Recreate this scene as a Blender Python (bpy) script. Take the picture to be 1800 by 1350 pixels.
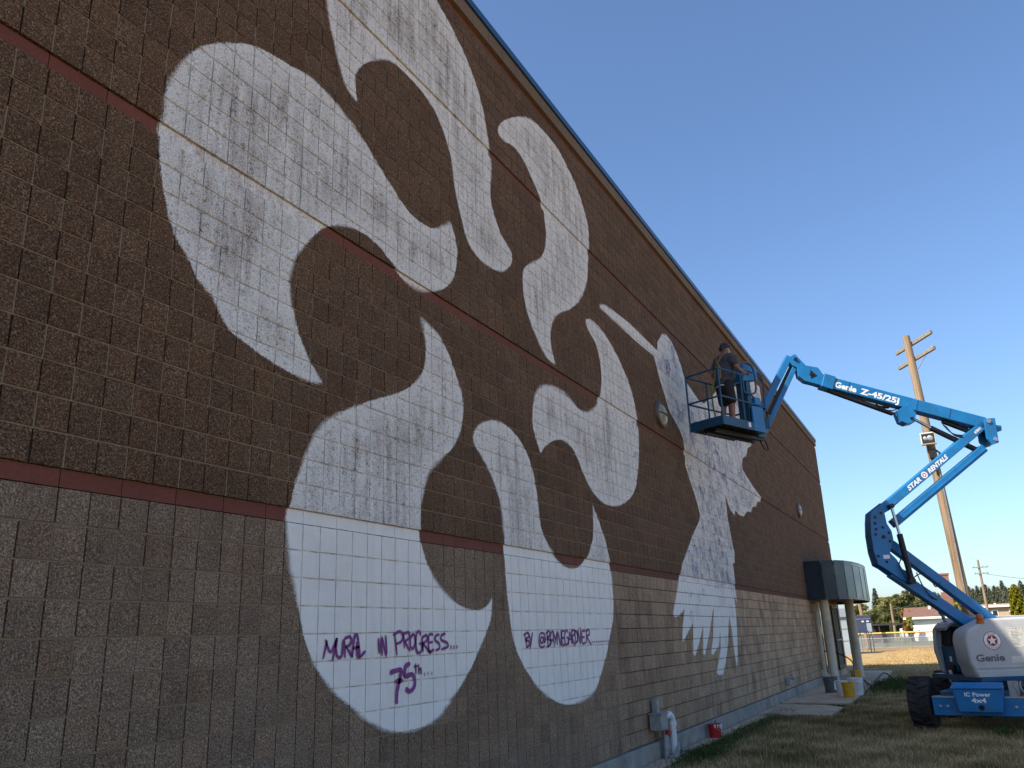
import bpy, bmesh, math, random
import numpy as np
from mathutils import Vector, Matrix, Quaternion
random.seed(7); rng = np.random.default_rng(11)
R = math.radians
for o in list(bpy.data.objects): bpy.data.objects.remove(o)
scene = bpy.context.scene; COL = scene.collection

# ------------------------------------------------------------------ camera
CAM_LOC = Vector((-2.7432, -4.3535, 1.8054))
CAM_R = Vector((0.45986354, -0.88721778, -0.03701531)); CAM_U = Vector((-0.24559174, -0.16713259, 0.95485674))
CAM_F = Vector((0.85335234, 0.43001315, 0.29475154))
cam = bpy.data.cameras.new('camera'); camo = bpy.data.objects.new('camera', cam); COL.objects.link(camo)
cam.sensor_width = 36; cam.lens = 36*1458.94/1800; cam.clip_start = .05; cam.clip_end = 6000
camo.matrix_world = Matrix(((CAM_R.x, CAM_U.x, -CAM_F.x, CAM_LOC.x), (CAM_R.y, CAM_U.y, -CAM_F.y, CAM_LOC.y), (CAM_R.z, CAM_U.z, -CAM_F.z, CAM_LOC.z), (0, 0, 0, 1)))
scene.camera = camo
# ------------------------------------------------------------------ sky, sun, exposure
TO_SUN = Vector((-0.85, 0.606, 1.0)).normalized()
w = bpy.data.worlds.new('World'); scene.world = w; w.use_nodes = True
wn = w.node_tree.nodes; bg = wn['Background']
sky = wn.new('ShaderNodeTexSky'); sky.sky_type = 'NISHITA'; sky.sun_disc = False
sky.sun_elevation = math.asin(TO_SUN.z); sky.sun_rotation = math.atan2(TO_SUN.x, TO_SUN.y)
sky.altitude = 50; sky.air_density = 1.0; sky.dust_density = 1.2; sky.ozone_density = 6
w.node_tree.links.new(sky.outputs[0], bg.inputs[0]); bg.inputs[1].default_value = 0.13
sl = bpy.data.lights.new('sun', 'SUN'); sl.energy = 5.0; sl.angle = R(.53); sl.color = (1.0, .93, .82)
so = bpy.data.objects.new('sun', sl); COL.objects.link(so); so.rotation_mode = 'QUATERNION'
so.rotation_quaternion = (-TO_SUN).to_track_quat('-Z', 'Y'); so.location = (-20, 20, 30)
vs = scene.view_settings; vs.view_transform = 'Standard'; vs.look = 'None'; vs.gamma = 1; vs.exposure = 0.76; vs.use_curve_mapping = False

# ------------------------------------------------------------------ helpers
def link(o, parent=None):
    COL.objects.link(o)
    if parent: o.parent = parent
    return o
def tag(o, label=None, cat=None, group=None, kind=None):
    if label: o['label'] = label
    if cat: o['category'] = cat
    if group: o['group'] = group
    if kind: o['kind'] = kind
    return o
def thing(name, label, cat, loc=(0, 0, 0), group=None):
    o = bpy.data.objects.new(name, None); link(o); o.location = loc; o.empty_display_size = .2
    return tag(o, label, cat, group)
def pydata(name, v, f, mat, parent=None, smooth=False, bevel=0, seg=2):
    me = bpy.data.meshes.new(name); me.from_pydata([tuple(x) for x in v], [], [tuple(x) for x in f]); me.update()
    if mat: me.materials.append(mat)
    if smooth: me.polygons.foreach_set('use_smooth', [True]*len(me.polygons))
    o = link(bpy.data.objects.new(name, me), parent)
    if bevel:
        m = o.modifiers.new('bevel', 'BEVEL'); m.width = bevel; m.segments = seg; m.limit_method = 'ANGLE'; m.angle_limit = R(35)
        m.harden_normals = False
    return o
def npmesh(name, V, F, mat, parent=None, attrs=None, k=None):
    V = np.asarray(V, np.float32); F = np.asarray(F, np.int32); k = F.shape[1]
    me = bpy.data.meshes.new(name); me.vertices.add(len(V)); me.vertices.foreach_set('co', V.ravel())
    me.loops.add(F.size); me.loops.foreach_set('vertex_index', F.ravel())
    me.polygons.add(len(F)); me.polygons.foreach_set('loop_start', np.arange(len(F), dtype=np.int32)*k)
    me.polygons.foreach_set('loop_total', np.full(len(F), k, np.int32))
    me.update(calc_edges=True); me.validate(); me.shade_flat()
    for m in (mat if isinstance(mat, (list, tuple)) else [mat]): me.materials.append(m)
    for nme, arr in (attrs or {}).items():
        a = me.attributes.new(nme, 'FLOAT', 'POINT'); a.data.foreach_set('value', np.asarray(arr, np.float32))
    o = bpy.data.objects.new(name, me); link(o, parent); return o
class MB:
    """collects shapes in world coordinates; build() makes one mesh relative to its parent's origin"""
    def __init__(s): s.v = []; s.f = []
    def add(s, v, f):
        b = len(s.v); s.v += [tuple(x) for x in v]; s.f += [tuple(b+i for i in q) for q in f]; return s
    def box(s, c, d, ax=None):
        ax = ax or (Vector((1, 0, 0)), Vector((0, 1, 0)), Vector((0, 0, 1))); c = Vector(c)
        v = [c+ax[0]*(i*d[0]/2)+ax[1]*(j*d[1]/2)+ax[2]*(k*d[2]/2) for i in (-1, 1) for j in (-1, 1) for k in (-1, 1)]
        return s.add(v, [(0, 1, 3, 2), (4, 6, 7, 5), (0, 4, 5, 1), (2, 3, 7, 6), (0, 2, 6, 4), (1, 5, 7, 3)])
    def span(s, a, b): return s.box([(a[i]+b[i])/2 for i in range(3)], [abs(b[i]-a[i]) for i in range(3)])
    def prism(s, pts, off):
        n = len(pts); p = [Vector(x) for x in pts]; off = Vector(off); v = p+[x+off for x in p]
        return s.add(v, [tuple(range(n))[::-1], tuple(range(n, 2*n))]+[(i, (i+1) % n, n+(i+1) % n, n+i) for i in range(n)])
    def tube(s, pts, r, k=8, caps=True):
        pts = [Vector(p) for p in pts]; rr = r if isinstance(r, (list, tuple)) else [r]*len(pts); v = []; f = []; a = None
        for i, p in enumerate(pts):
            d = (pts[min(i+1, len(pts)-1)]-pts[max(i-1, 0)]).normalized()
            if a is None: a = d.orthogonal().normalized()
            else: a = (a-d*a.dot(d)).normalized()
            b = d.cross(a)
            for q in range(k): t = 2*math.pi*q/k; v.append(p+(a*math.cos(t)+b*math.sin(t))*rr[i])
        for i in range(len(pts)-1):
            for q in range(k): f.append((i*k+q, i*k+(q+1) % k, (i+1)*k+(q+1) % k, (i+1)*k+q))
        if caps: f.append(tuple(range(k))[::-1]); f.append(tuple(range((len(pts)-1)*k, len(pts)*k)))
        return s.add(v, f)
    def lathe(s, c, prof, k=24, axis=(0, 0, 1)):
        c = Vector(c); ax = Vector(axis).normalized(); a = ax.orthogonal().normalized(); b = ax.cross(a); v = []; f = []
        for (r, h) in prof:
            for q in range(k): t = 2*math.pi*q/k; v.append(c+ax*h+(a*math.cos(t)+b*math.sin(t))*r)
        m = len(prof)
        for i in range(m-1):
            for q in range(k): f.append((i*k+q, i*k+(q+1) % k, (i+1)*k+(q+1) % k, (i+1)*k+q))
        if prof[0][0] > 1e-4: f.append(tuple(range(k))[::-1])
        if prof[-1][0] > 1e-4: f.append(tuple(range((m-1)*k, m*k)))
        return s.add(v, f)
    def build(s, name, mat, parent=None, smooth=False, bevel=0, label=None, top=None):
        o0 = Vector((0, 0, 0)); q = parent
        while q is not None: o0 = o0+q.location; q = q.parent
        o = pydata(name, [Vector(x)-o0 for x in s.v], s.f, mat, parent, smooth, bevel)
        bm = bmesh.new(); bm.from_mesh(o.data); bmesh.ops.recalc_face_normals(bm, faces=bm.faces); bm.to_mesh(o.data); bm.free()
        if smooth:
            try: o.data.set_sharp_from_angle(angle=R(40))
            except Exception: pass
        if label: o['label'] = label
        return o
def curve_pts(pts, k=6):
    p = [Vector(x) for x in pts]; out = []
    for i in range(len(p)-1):
        p0 = p[max(i-1, 0)]; p1 = p[i]; p2 = p[i+1]; p3 = p[min(i+2, len(p)-1)]
        for j in range(k):
            t = j/k; out.append(.5*((2*p1)+(p2-p0)*t+(2*p0-5*p1+4*p2-p3)*t*t+(3*p1-p0-3*p2+p3)*t**3))
    return out+[p[-1]]
def copy_tree(o, parent=None):
    c = o.copy(); COL.objects.link(c); c.parent = parent
    for ch in list(o.children): copy_tree(ch, c)
    return c

# ------------------------------------------------------------------ materials
class NT:
    def __init__(s, name):
        s.m = bpy.data.materials.new(name); s.m.use_nodes = True; s.t = s.m.node_tree; s.n = s.t.nodes; s.b = s.n['Principled BSDF']
    def new(s, t, **kw):
        x = s.n.new(t)
        for k, v in kw.items(): setattr(x, k, v)
        return x
    def lk(s, a, b): s.t.links.new(a, b); return b
    def pos(s): return s.new('ShaderNodeNewGeometry').outputs['Position']
    def objpos(s): return s.new('ShaderNodeTexCoord').outputs['Object']
    def scale(s, vec, sc):
        x = s.new('ShaderNodeVectorMath', operation='MULTIPLY'); s.lk(vec, x.inputs[0]); x.inputs[1].default_value = sc; return x.outputs[0]
    def noise(s, vec, scale, detail=3, rough=.6, dist=0):
        x = s.new('ShaderNodeTexNoise'); s.lk(vec, x.inputs['Vector']); x.inputs['Scale'].default_value = scale
        x.inputs['Detail'].default_value = detail; x.inputs['Roughness'].default_value = rough; x.inputs['Distortion'].default_value = dist; return x.outputs['Fac']
    def math(s, op, a, b=None, c=None, clamp=False):
        x = s.new('ShaderNodeMath', operation=op, use_clamp=clamp)
        for i, q in enumerate((a, b, c)):
            if q is None: continue
            if isinstance(q, (int, float)): x.inputs[i].default_value = q
            else: s.lk(q, x.inputs[i])
        return x.outputs[0]
    def mapr(s, v, a, b, c=0, d=1, smooth=False):
        x = s.new('ShaderNodeMapRange'); x.interpolation_type = 'SMOOTHSTEP' if smooth else 'LINEAR'
        s.lk(v, x.inputs['Value'])
        for nm, q in (('From Min', a), ('From Max', b), ('To Min', c), ('To Max', d)):
            if isinstance(q, (int, float)): x.inputs[nm].default_value = q
            else: s.lk(q, x.inputs[nm])
        return x.outputs[0]
    def mix(s, f, a, b, mode='MIX'):
        x = s.new('ShaderNodeMix', data_type='RGBA', blend_type=mode)
        for i, q in ((0, f), (6, a), (7, b)):
            if isinstance(q, (int, float)): x.inputs[i].default_value = q
            elif isinstance(q, tuple): x.inputs[i].default_value = (*q[:3], 1)
            else: s.lk(q, x.inputs[i])
        return x.outputs[2]
    def ramp(s, v, stops):
        x = s.new('ShaderNodeValToRGB'); s.lk(v, x.inputs[0]); e = x.color_ramp.elements
        while len(e) > 1: e.remove(e[0])
        e[0].position = stops[0][0]; e[0].color = (*stops[0][1], 1)
        for p, c in stops[1:]: q = e.new(p); q.color = (*c, 1)
        return x.outputs[0]
    def attr(s, name): return s.new('ShaderNodeAttribute', attribute_name=name).outputs['Fac']
    def orand(s): return s.new('ShaderNodeObjectInfo').outputs['Random']
    def bump(s, h, strength=.5, dist=.01, prev=None):
        x = s.new('ShaderNodeBump'); s.lk(h, x.inputs['Height']); x.inputs['Strength'].default_value = strength; x.inputs['Distance'].default_value = dist
        if prev: s.lk(prev, x.inputs['Normal'])
        return x.outputs[0]
    def out(s, col=None, rough=None, normal=None, metal=None, spec=None):
        for nm, q in (('Base Color', col), ('Roughness', rough), ('Normal', normal), ('Metallic', metal), ('Specular IOR Level', spec)):
            if q is None: continue
            i = s.b.inputs[nm]
            if isinstance(q, (int, float)): i.default_value = q
            elif isinstance(q, tuple): i.default_value = (*q[:3], 1)
            else: s.lk(q, i)
        return s.m
def simple(name, col, rough=.6, metal=0, var=.15, scale=8, bump=0, bscale=60, dirt=None, spec=.5):
    t = NT(name); P = t.objpos(); n = t.noise(P, scale, 4)
    lo = tuple(c*(1-var) for c in col); hi = tuple(min(1, c*(1+var)) for c in col)
    c = t.mix(t.mapr(n, .3, .7), lo, hi)
    if dirt: c = t.mix(t.mapr(t.noise(P, scale*.4, 5, .65), .52, .72, 0, dirt[1]), c, dirt[0])
    nr = t.bump(t.noise(P, bscale, 3), .4, bump) if bump else None
    return t.out(c, t.mapr(n, .2, .8, max(.05, rough-.08), min(1, rough+.08)), nr, metal, spec)

def masonry(name, kind):
    """split-face concrete block; the attribute sdf (metres, + inside) carries the mural's outline, rnd the block's own tint"""
    t = NT(name); P = t.pos(); sdf = t.attr('sdf'); r = t.math('FRACT', t.math('ADD', t.attr('rnd'), t.orand()))
    fine = t.noise(P, 100, 3, .7); mid = t.noise(P, 26, 3, .6); big = t.noise(P, .9, 4, .6)
    streak = t.noise(t.scale(P, (2.6, 2.6, 1.1)), 1.0, 6, .7)
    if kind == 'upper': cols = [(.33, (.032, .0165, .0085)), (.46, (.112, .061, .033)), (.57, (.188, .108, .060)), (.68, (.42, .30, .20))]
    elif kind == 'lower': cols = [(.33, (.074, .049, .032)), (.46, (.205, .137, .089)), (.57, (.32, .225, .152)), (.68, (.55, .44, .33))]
    elif kind == 'band': cols = [(.25, (.165, .052, .037)), (.5, (.205, .067, .047)), (.75, (.25, .088, .062))]
    elif kind == 'cap': cols = [(.25, (.14, .095, .065)), (.5, (.185, .13, .09)), (.75, (.235, .17, .12))]
    else: cols = [(.25, (.20, .15, .10)), (.5, (.27, .21, .145)), (.75, (.34, .27, .19))]
    c = t.ramp(fine, cols)
    if kind in ('upper', 'lower', 'band', 'cap'):
        k = 1.0 if kind in ('upper', 'lower') else .4
        c = t.mix(t.mapr(r, 0, 1, 0, .6*k), c, t.mix(1.0, c, (.60, .57, .56), 'MULTIPLY'))
        c = t.mix(t.mapr(t.math('FRACT', t.math('MULTIPLY', r, 7.3)), .45, 1, 0, .32*k), c, t.mix(1.0, c, (1.2, 1.0, .82), 'MULTIPLY'))
        c = t.mix(t.mapr(big, .5, .75, 0, .45), c, t.mix(1.0, c, (.6, .58, .56), 'MULTIPLY'))
    if kind == 'band':    # the red finish has weathered away towards the far end
        bx = t.new('ShaderNodeSeparateXYZ'); t.lk(P, bx.inputs[0]); c = t.mix(t.mapr(bx.outputs[0], 2, 12, .1, .62), c, t.mix(1.0, c, (.52, .92, .95), 'MULTIPLY'))
    if kind == 'lower':   # water stains and paler washed patches running down the wall
        c = t.mix(t.mapr(streak, .54, .72, 0, .5), c, t.mix(1.0, c, (.42, .40, .38), 'MULTIPLY'))
        far = t.new('ShaderNodeSeparateXYZ'); t.lk(P, far.inputs[0])
        c = t.mix(t.math('MULTIPLY', t.mapr(far.outputs[0], 6.5, 15), t.mapr(streak, .64, .44, .3, 1.0)), c, t.mix(1.0, c, (2.2, 2.2, 2.1), 'MULTIPLY'))
    # paint
    wob = t.math('SUBTRACT', t.noise(P, 9, 4, .65), .5); e = t.mapr(t.noise(P, 1.1, 2), .45, .70, .004, .05)
    sd = t.math('ADD', sdf, t.math('MULTIPLY', wob, t.math('ADD', t.math('MULTIPLY', e, 1.1), .012)))
    sd = t.math('ADD', sd, t.math('MULTIPLY', t.math('SUBTRACT', fine, .5), .06))
    m = t.mapr(sd, t.math('MULTIPLY', e, -1.0), e, 0, 1, True)
    sep = t.new('ShaderNodeSeparateXYZ'); t.lk(P, sep.inputs[0])
    hi = t.mapr(sep.outputs[2], 2.80, 2.84)
    inner = t.mapr(sdf, .05, .35)
    patch = t.noise(t.scale(P, (1.6, 1.6, 1.0)), 1.5, 5, .62, .6); patch2 = t.noise(t.scale(P, (12, 12, 1.1)), 1.0, 4, .6)
    thin = t.math('MULTIPLY', t.math('MULTIPLY', inner, t.mapr(t.math('ADD', t.math('MULTIPLY', patch, .45), t.math('MULTIPLY', patch2, .55)), .43, .66, 0, .54)), t.mapr(hi, 0, 1, .22, 1))
    thin = t.math('MULTIPLY', thin, t.mapr(sep.outputs[0], 9.2, 9.6, 1, .35))      # the bird is rolled on more solidly
    pit = t.math('MULTIPLY', t.mapr(fine, .50, .40), t.math('MULTIPLY', hi, .46))
    pit2 = t.math('MULTIPLY', t.mapr(mid, .44, .34), t.math('MULTIPLY', hi, .30))
    al = t.math('SUBTRACT', 1.0, t.math('ADD', thin, t.math('ADD', pit, pit2)), clamp=True)
    if kind == 'mortar': al = t.math('MULTIPLY', al, t.mapr(t.noise(P, 6, 4), .38, .62, .3, .9))
    al = t.math('MULTIPLY', al, m)
    white = t.mix(t.mapr(t.noise(P, 5, 4), .3, .7), (.82, .775, .715), (.88, .835, .775))
    c = t.mix(al, c, white)
    if kind in ('band', 'cap', 'mortar'): nr = t.bump(fine, .35, .003)
    else:
        soft = t.mapr(t.math('MULTIPLY', m, t.math('SUBTRACT', 1.0, hi)), 0, 1, 1.0, .3)
        h = t.math('MULTIPLY', t.math('ADD', t.math('MULTIPLY', fine, .45), mid), soft)
        nr = t.bump(h, .9, .014)
    return t.out(c, t.mapr(al, 0, 1, .93, .72), nr, 0, .25)

MAT = {}
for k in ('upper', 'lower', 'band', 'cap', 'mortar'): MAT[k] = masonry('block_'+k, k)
MAT['concrete'] = simple('concrete', (.50, .365, .24), .9, 0, .22, 3, .004, 90, ((.10, .095, .085), .7))
MAT['footing'] = simple('footing_concrete', (.30, .275, .24), .9, 0, .25, 2.5, .004, 70, ((.08, .08, .078), .6))
MAT['coping'] = simple('blue_coping', (.012, .055, .13), .38, .2, .12, 2)
MAT['navy'] = simple('navy_canopy_metal', (.016, .028, .042), .30, .35, .3, 1.2, 0, 60, ((.16, .16, .145), .5))
MAT['soffit'] = simple('dark_soffit', (.03, .028, .026), .8)
MAT['cream'] = simple('cream_paint', (.60, .54, .42), .55, 0, .12, 5, 0, 60, ((.22, .19, .14), .5))
MAT['lift_blue'] = simple('lift_blue_paint', (.008, .155, .38), .36, 0, .16, 3, 0, 60, ((.03, .085, .16), .6))
MAT['lift_dark'] = simple('lift_blue_darker', (.005, .062, .125), .45, 0, .2, 6, 0, 60, ((.02, .03, .05), .5))  # darker blue than the main lift paint
MAT['cowl'] = simple('cowl_grey_plastic', (.42, .42, .415), .5, 0, .06, 4, .0015, 220, ((.27, .265, .25), .35))
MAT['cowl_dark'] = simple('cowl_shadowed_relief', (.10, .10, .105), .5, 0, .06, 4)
MAT['black'] = simple('black_steel', (.012, .012, .013), .45, .3, .3, 10)
MAT['rubber'] = simple('tyre_rubber', (.018, .017, .016), .85, 0, .3, 9, .002, 80, ((.075, .062, .045), .6))
MAT['chrome'] = simple('chrome_rod', (.5, .5, .5), .22, .9, .1, 8)
MAT['steel'] = simple('galvanised_steel', (.33, .34, .345), .5, .55, .18, 14, 0, 60, ((.16, .15, .14), .4))
MAT['white_print'] = simple('white_print', (.78, .78, .76), .5, 0, .03, 8)
MAT['red_print'] = simple('red_print', (.32, .012, .02), .5, 0, .05, 8)
MAT['yellow_print'] = simple('yellow_print', (.62, .50, .10), .5, 0, .05, 8)
MAT['amber'] = simple('amber_plastic', (.45, .10, .01), .3, 0, .1, 8)
MAT['purple'] = simple('purple_spray', (.20, .032, .19), .65, 0, .3, 14)
MAT['scrib'] = simple('marker_scribble', (.30, .29, .42), .7, 0, .35, 6)
MAT['glass'] = simple('dark_glass', (.015, .017, .018), .06, 0, .1, 2)
MAT['frame'] = simple('dark_bronze_frame', (.028, .024, .02), .45, .4, .2, 6)
MAT['light_ring'] = simple('dull_bronze_ring', (.10, .095, .08), .5, .3, .25, 12)
MAT['lens'] = simple('cloudy_lens', (.26, .21, .12), .35, 0, .3, 9)
MAT['plastic_white'] = simple('white_bucket', (.66, .67, .66), .45, 0, .05, 5, 0, 60, ((.30, .30, .29), .25))
MAT['plastic_yellow'] = simple('yellow_bucket', (.62, .33, .012), .45, 0, .08, 6)
MAT['plastic_grey'] = simple('grey_bucket', (.10, .105, .11), .5, 0, .1, 6)
MAT['plastic_red'] = simple('red_pail', (.42, .012, .018), .45, 0, .1, 6)
MAT['label_paper'] = simple('paper_label', (.58, .55, .48), .6, 0, .2, 22)
def wood_pole():
    t = NT('weathered_pole_wood'); P = t.objpos(); g = t.noise(t.scale(P, (16, 16, .7)), 1.2, 5, .65); b = t.noise(P, .7, 3)
    c = t.ramp(g, [(.3, (.10, .065, .036)), (.5, (.25, .165, .09)), (.7, (.36, .25, .145))])
    c = t.mix(t.mapr(b, .45, .7, 0, .5), c, (.29, .235, .18))
    return t.out(c, .85, t.bump(g, .7, .02))
MAT['pole'] = wood_pole()
MAT['arm_wood'] = simple('grey_crossarm_wood', (.22, .19, .145), .85, 0, .3, 10, .004, 60)
def ground_mat():
    t = NT('lawn_soil'); P = t.pos(); a = t.noise(P, .35, 5, .6); b = t.noise(P, 9, 5, .7); c0 = t.noise(P, 60, 3, .7)
    c = t.ramp(b, [(.3, (.055, .043, .022)), (.5, (.13, .10, .052)), (.68, (.23, .175, .095))])
    c = t.mix(t.mapr(a, .5, .68, 0, .7), c, t.mix(1.0, c, (.55, .85, .45), 'MULTIPLY'))
    sp = t.new('ShaderNodeSeparateXYZ'); t.lk(P, sp.inputs[0])
    wob = t.math('ADD', sp.outputs[0], t.math('MULTIPLY', t.math('SUBTRACT', t.noise(P, .4, 3), .5), 5))
    dry = t.ramp(t.noise(P, 1.4, 6, .7), [(.3, (.26, .17, .07)), (.5, (.40, .27, .115)), (.7, (.52, .37, .18))])
    c = t.mix(t.mapr(wob, 30, 44), c, dry)                                  # the mown field is dry straw
    c = t.mix(t.mapr(t.math('ADD', sp.outputs[1], t.math('MULTIPLY', t.math('SUBTRACT', t.noise(P, .4, 3), .5), 2)), -6.6, -8.4), c, dry)      # unseen open side also straw, added to bounce warm light onto the wall
    green = t.ramp(t.noise(P, .5, 5, .7), [(.3, (.07, .09, .03)), (.6, (.13, .145, .055)), (.8, (.21, .18, .08))])
    c = t.mix(t.mapr(wob, 80, 84), c, green)
    dirt = t.math('MULTIPLY', t.mapr(wob, 66, 70), t.mapr(wob, 80, 77)); c = t.mix(t.math('MULTIPLY', dirt, .7), c, (.28, .165, .085))
    return t.out(c, .95, t.bump(t.math('ADD', b, c0), .8, .03), 0, .15)
MAT['ground'] = ground_mat()
def blade_mat(name, stops):
    t = NT(name); c = t.ramp(t.attr('rnd'), stops)
    m = t.out(c, .7, None, 0, .2); t.b.inputs['Subsurface Weight'].default_value = 0
    return m
MAT['lawn'] = blade_mat('lawn_blades', [(0, (.065, .06, .02)), (.25, (.14, .112, .042)), (.5, (.28, .20, .09)), (.8, (.48, .345, .17)), (1, (.60, .45, .24))])
MAT['straw'] = blade_mat('straw_blades', [(0, (.27, .18, .07)), (.5, (.44, .30, .13)), (1, (.58, .43, .21))])
MAT['weed'] = blade_mat('green_blades', [(0, (.020, .042, .010)), (.6, (.045, .078, .018)), (1, (.08, .10, .03))])
def leaf_mat(name, a, b, c):
    t = NT(name); col = t.ramp(t.attr('rnd'), [(0, a), (.5, b), (1, c)]); m = t.out(col, .6, None, 0, .3)
    tr = t.new('ShaderNodeBsdfTranslucent'); t.lk(col, tr.inputs[0]); mx = t.new('ShaderNodeMixShader'); mx.inputs[0].default_value = .35
    t.lk(t.b.outputs[0], mx.inputs[1]); t.lk(tr.outputs[0], mx.inputs[2]); t.lk(mx.outputs[0], t.n['Material Output'].inputs[0]); return m
MAT['leaf_olive'] = leaf_mat('olive_leaves', (.09, .09, .026), (.20, .19, .06), (.33, .29, .10))
MAT['leaf_dark'] = leaf_mat('dark_leaves', (.065, .072, .024), (.14, .148, .05), (.24, .23, .08))
MAT['leaf_orange'] = leaf_mat('orange_leaves', (.20, .085, .012), (.36, .16, .02), (.45, .25, .04))
MAT['leaf_lime'] = leaf_mat('lime_leaves', (.10, .13, .012), (.28, .28, .022), (.48, .43, .04))
MAT['needle'] = leaf_mat('conifer_needles', (.10, .115, .08), (.17, .185, .12), (.25, .26, .17))
MAT['bark'] = simple('bark', (.10, .075, .05), .9, 0, .3, 6, .02, 20)

# lettering outlines for decals, made once while the scene is still empty
GLYPH = {}
def glyphs(s, bold, shear):
    if (s, bold, shear) not in GLYPH:
        cu = bpy.data.curves.new('lettering', 'FONT'); cu.body = s; cu.size = 1; cu.offset = bold; cu.shear = shear; cu.resolution_u = 3
        ob = bpy.data.objects.new('lettering', cu); COL.objects.link(ob); dg = bpy.context.evaluated_depsgraph_get(); dg.update()
        me = bpy.data.meshes.new_from_object(ob.evaluated_get(dg)); GLYPH[(s, bold, shear)] = ([v.co.copy() for v in me.vertices], [tuple(p.vertices) for p in me.polygons])
        bpy.data.objects.remove(ob); bpy.data.curves.remove(cu); bpy.data.meshes.remove(me)
    return GLYPH[(s, bold, shear)]
for q in (('Genie', .04, 0.), ('Z-45/25J', .036, 0.), ('STAR', .04, .25), ('RENTALS', .04, .25), ('60841', .02, 0), ('IC', .03, 0), ('Power', .03, 0), ('4x4', .03, 0), ('Genie', .03, 0)): glyphs(*q)
for ch_ in 'STARENL': glyphs(ch_, .02, 0)

# ------------------------------------------------------------------ ground
V = [(-600, -900, 0), (2500, -900, 0), (2500, 1200, 0), (-600, 1200, 0)]
g = pydata('ground', V, [(0, 1, 2, 3)], MAT['ground']); g['kind'] = 'structure'
# concrete apron by the entrance and the mowing strip along the wall
mb = MB(); mb.prism([(17.1, -.07, -.2), (17.0, -1.62, -.2), (18.9, -1.66, -.2), (19.5, -1.2, -.2), (19.75, -.07, -.2)], (0, 0, .255))
s1 = mb.build('concrete_path', MAT['concrete'], bevel=.012); s1['kind'] = 'structure'
mb = MB(); mb.prism([(20.05, -.07, -.2), (19.95, -1.15, -.2), (20.3, -1.72, -.2), (25.2, -1.6, -.2), (29.5, -1.75, -.2), (36.2, -1.6, -.2), (36.2, -.07, -.2)], (0, 0, .262))
s2 = mb.build('concrete_apron', MAT['concrete'], bevel=.012); s2['kind'] = 'structure'
mb = MB(); mb.prism([(-5, -.07, -.2), (-5, -.36, -.2), (11.8, -.34, -.2), (17.06, -.38, -.2), (17.06, -.07, -.2)], (0, 0, .235))
s3 = mb.build('mowing_strip', MAT['concrete'], bevel=.01); s3['kind'] = 'structure'

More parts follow.
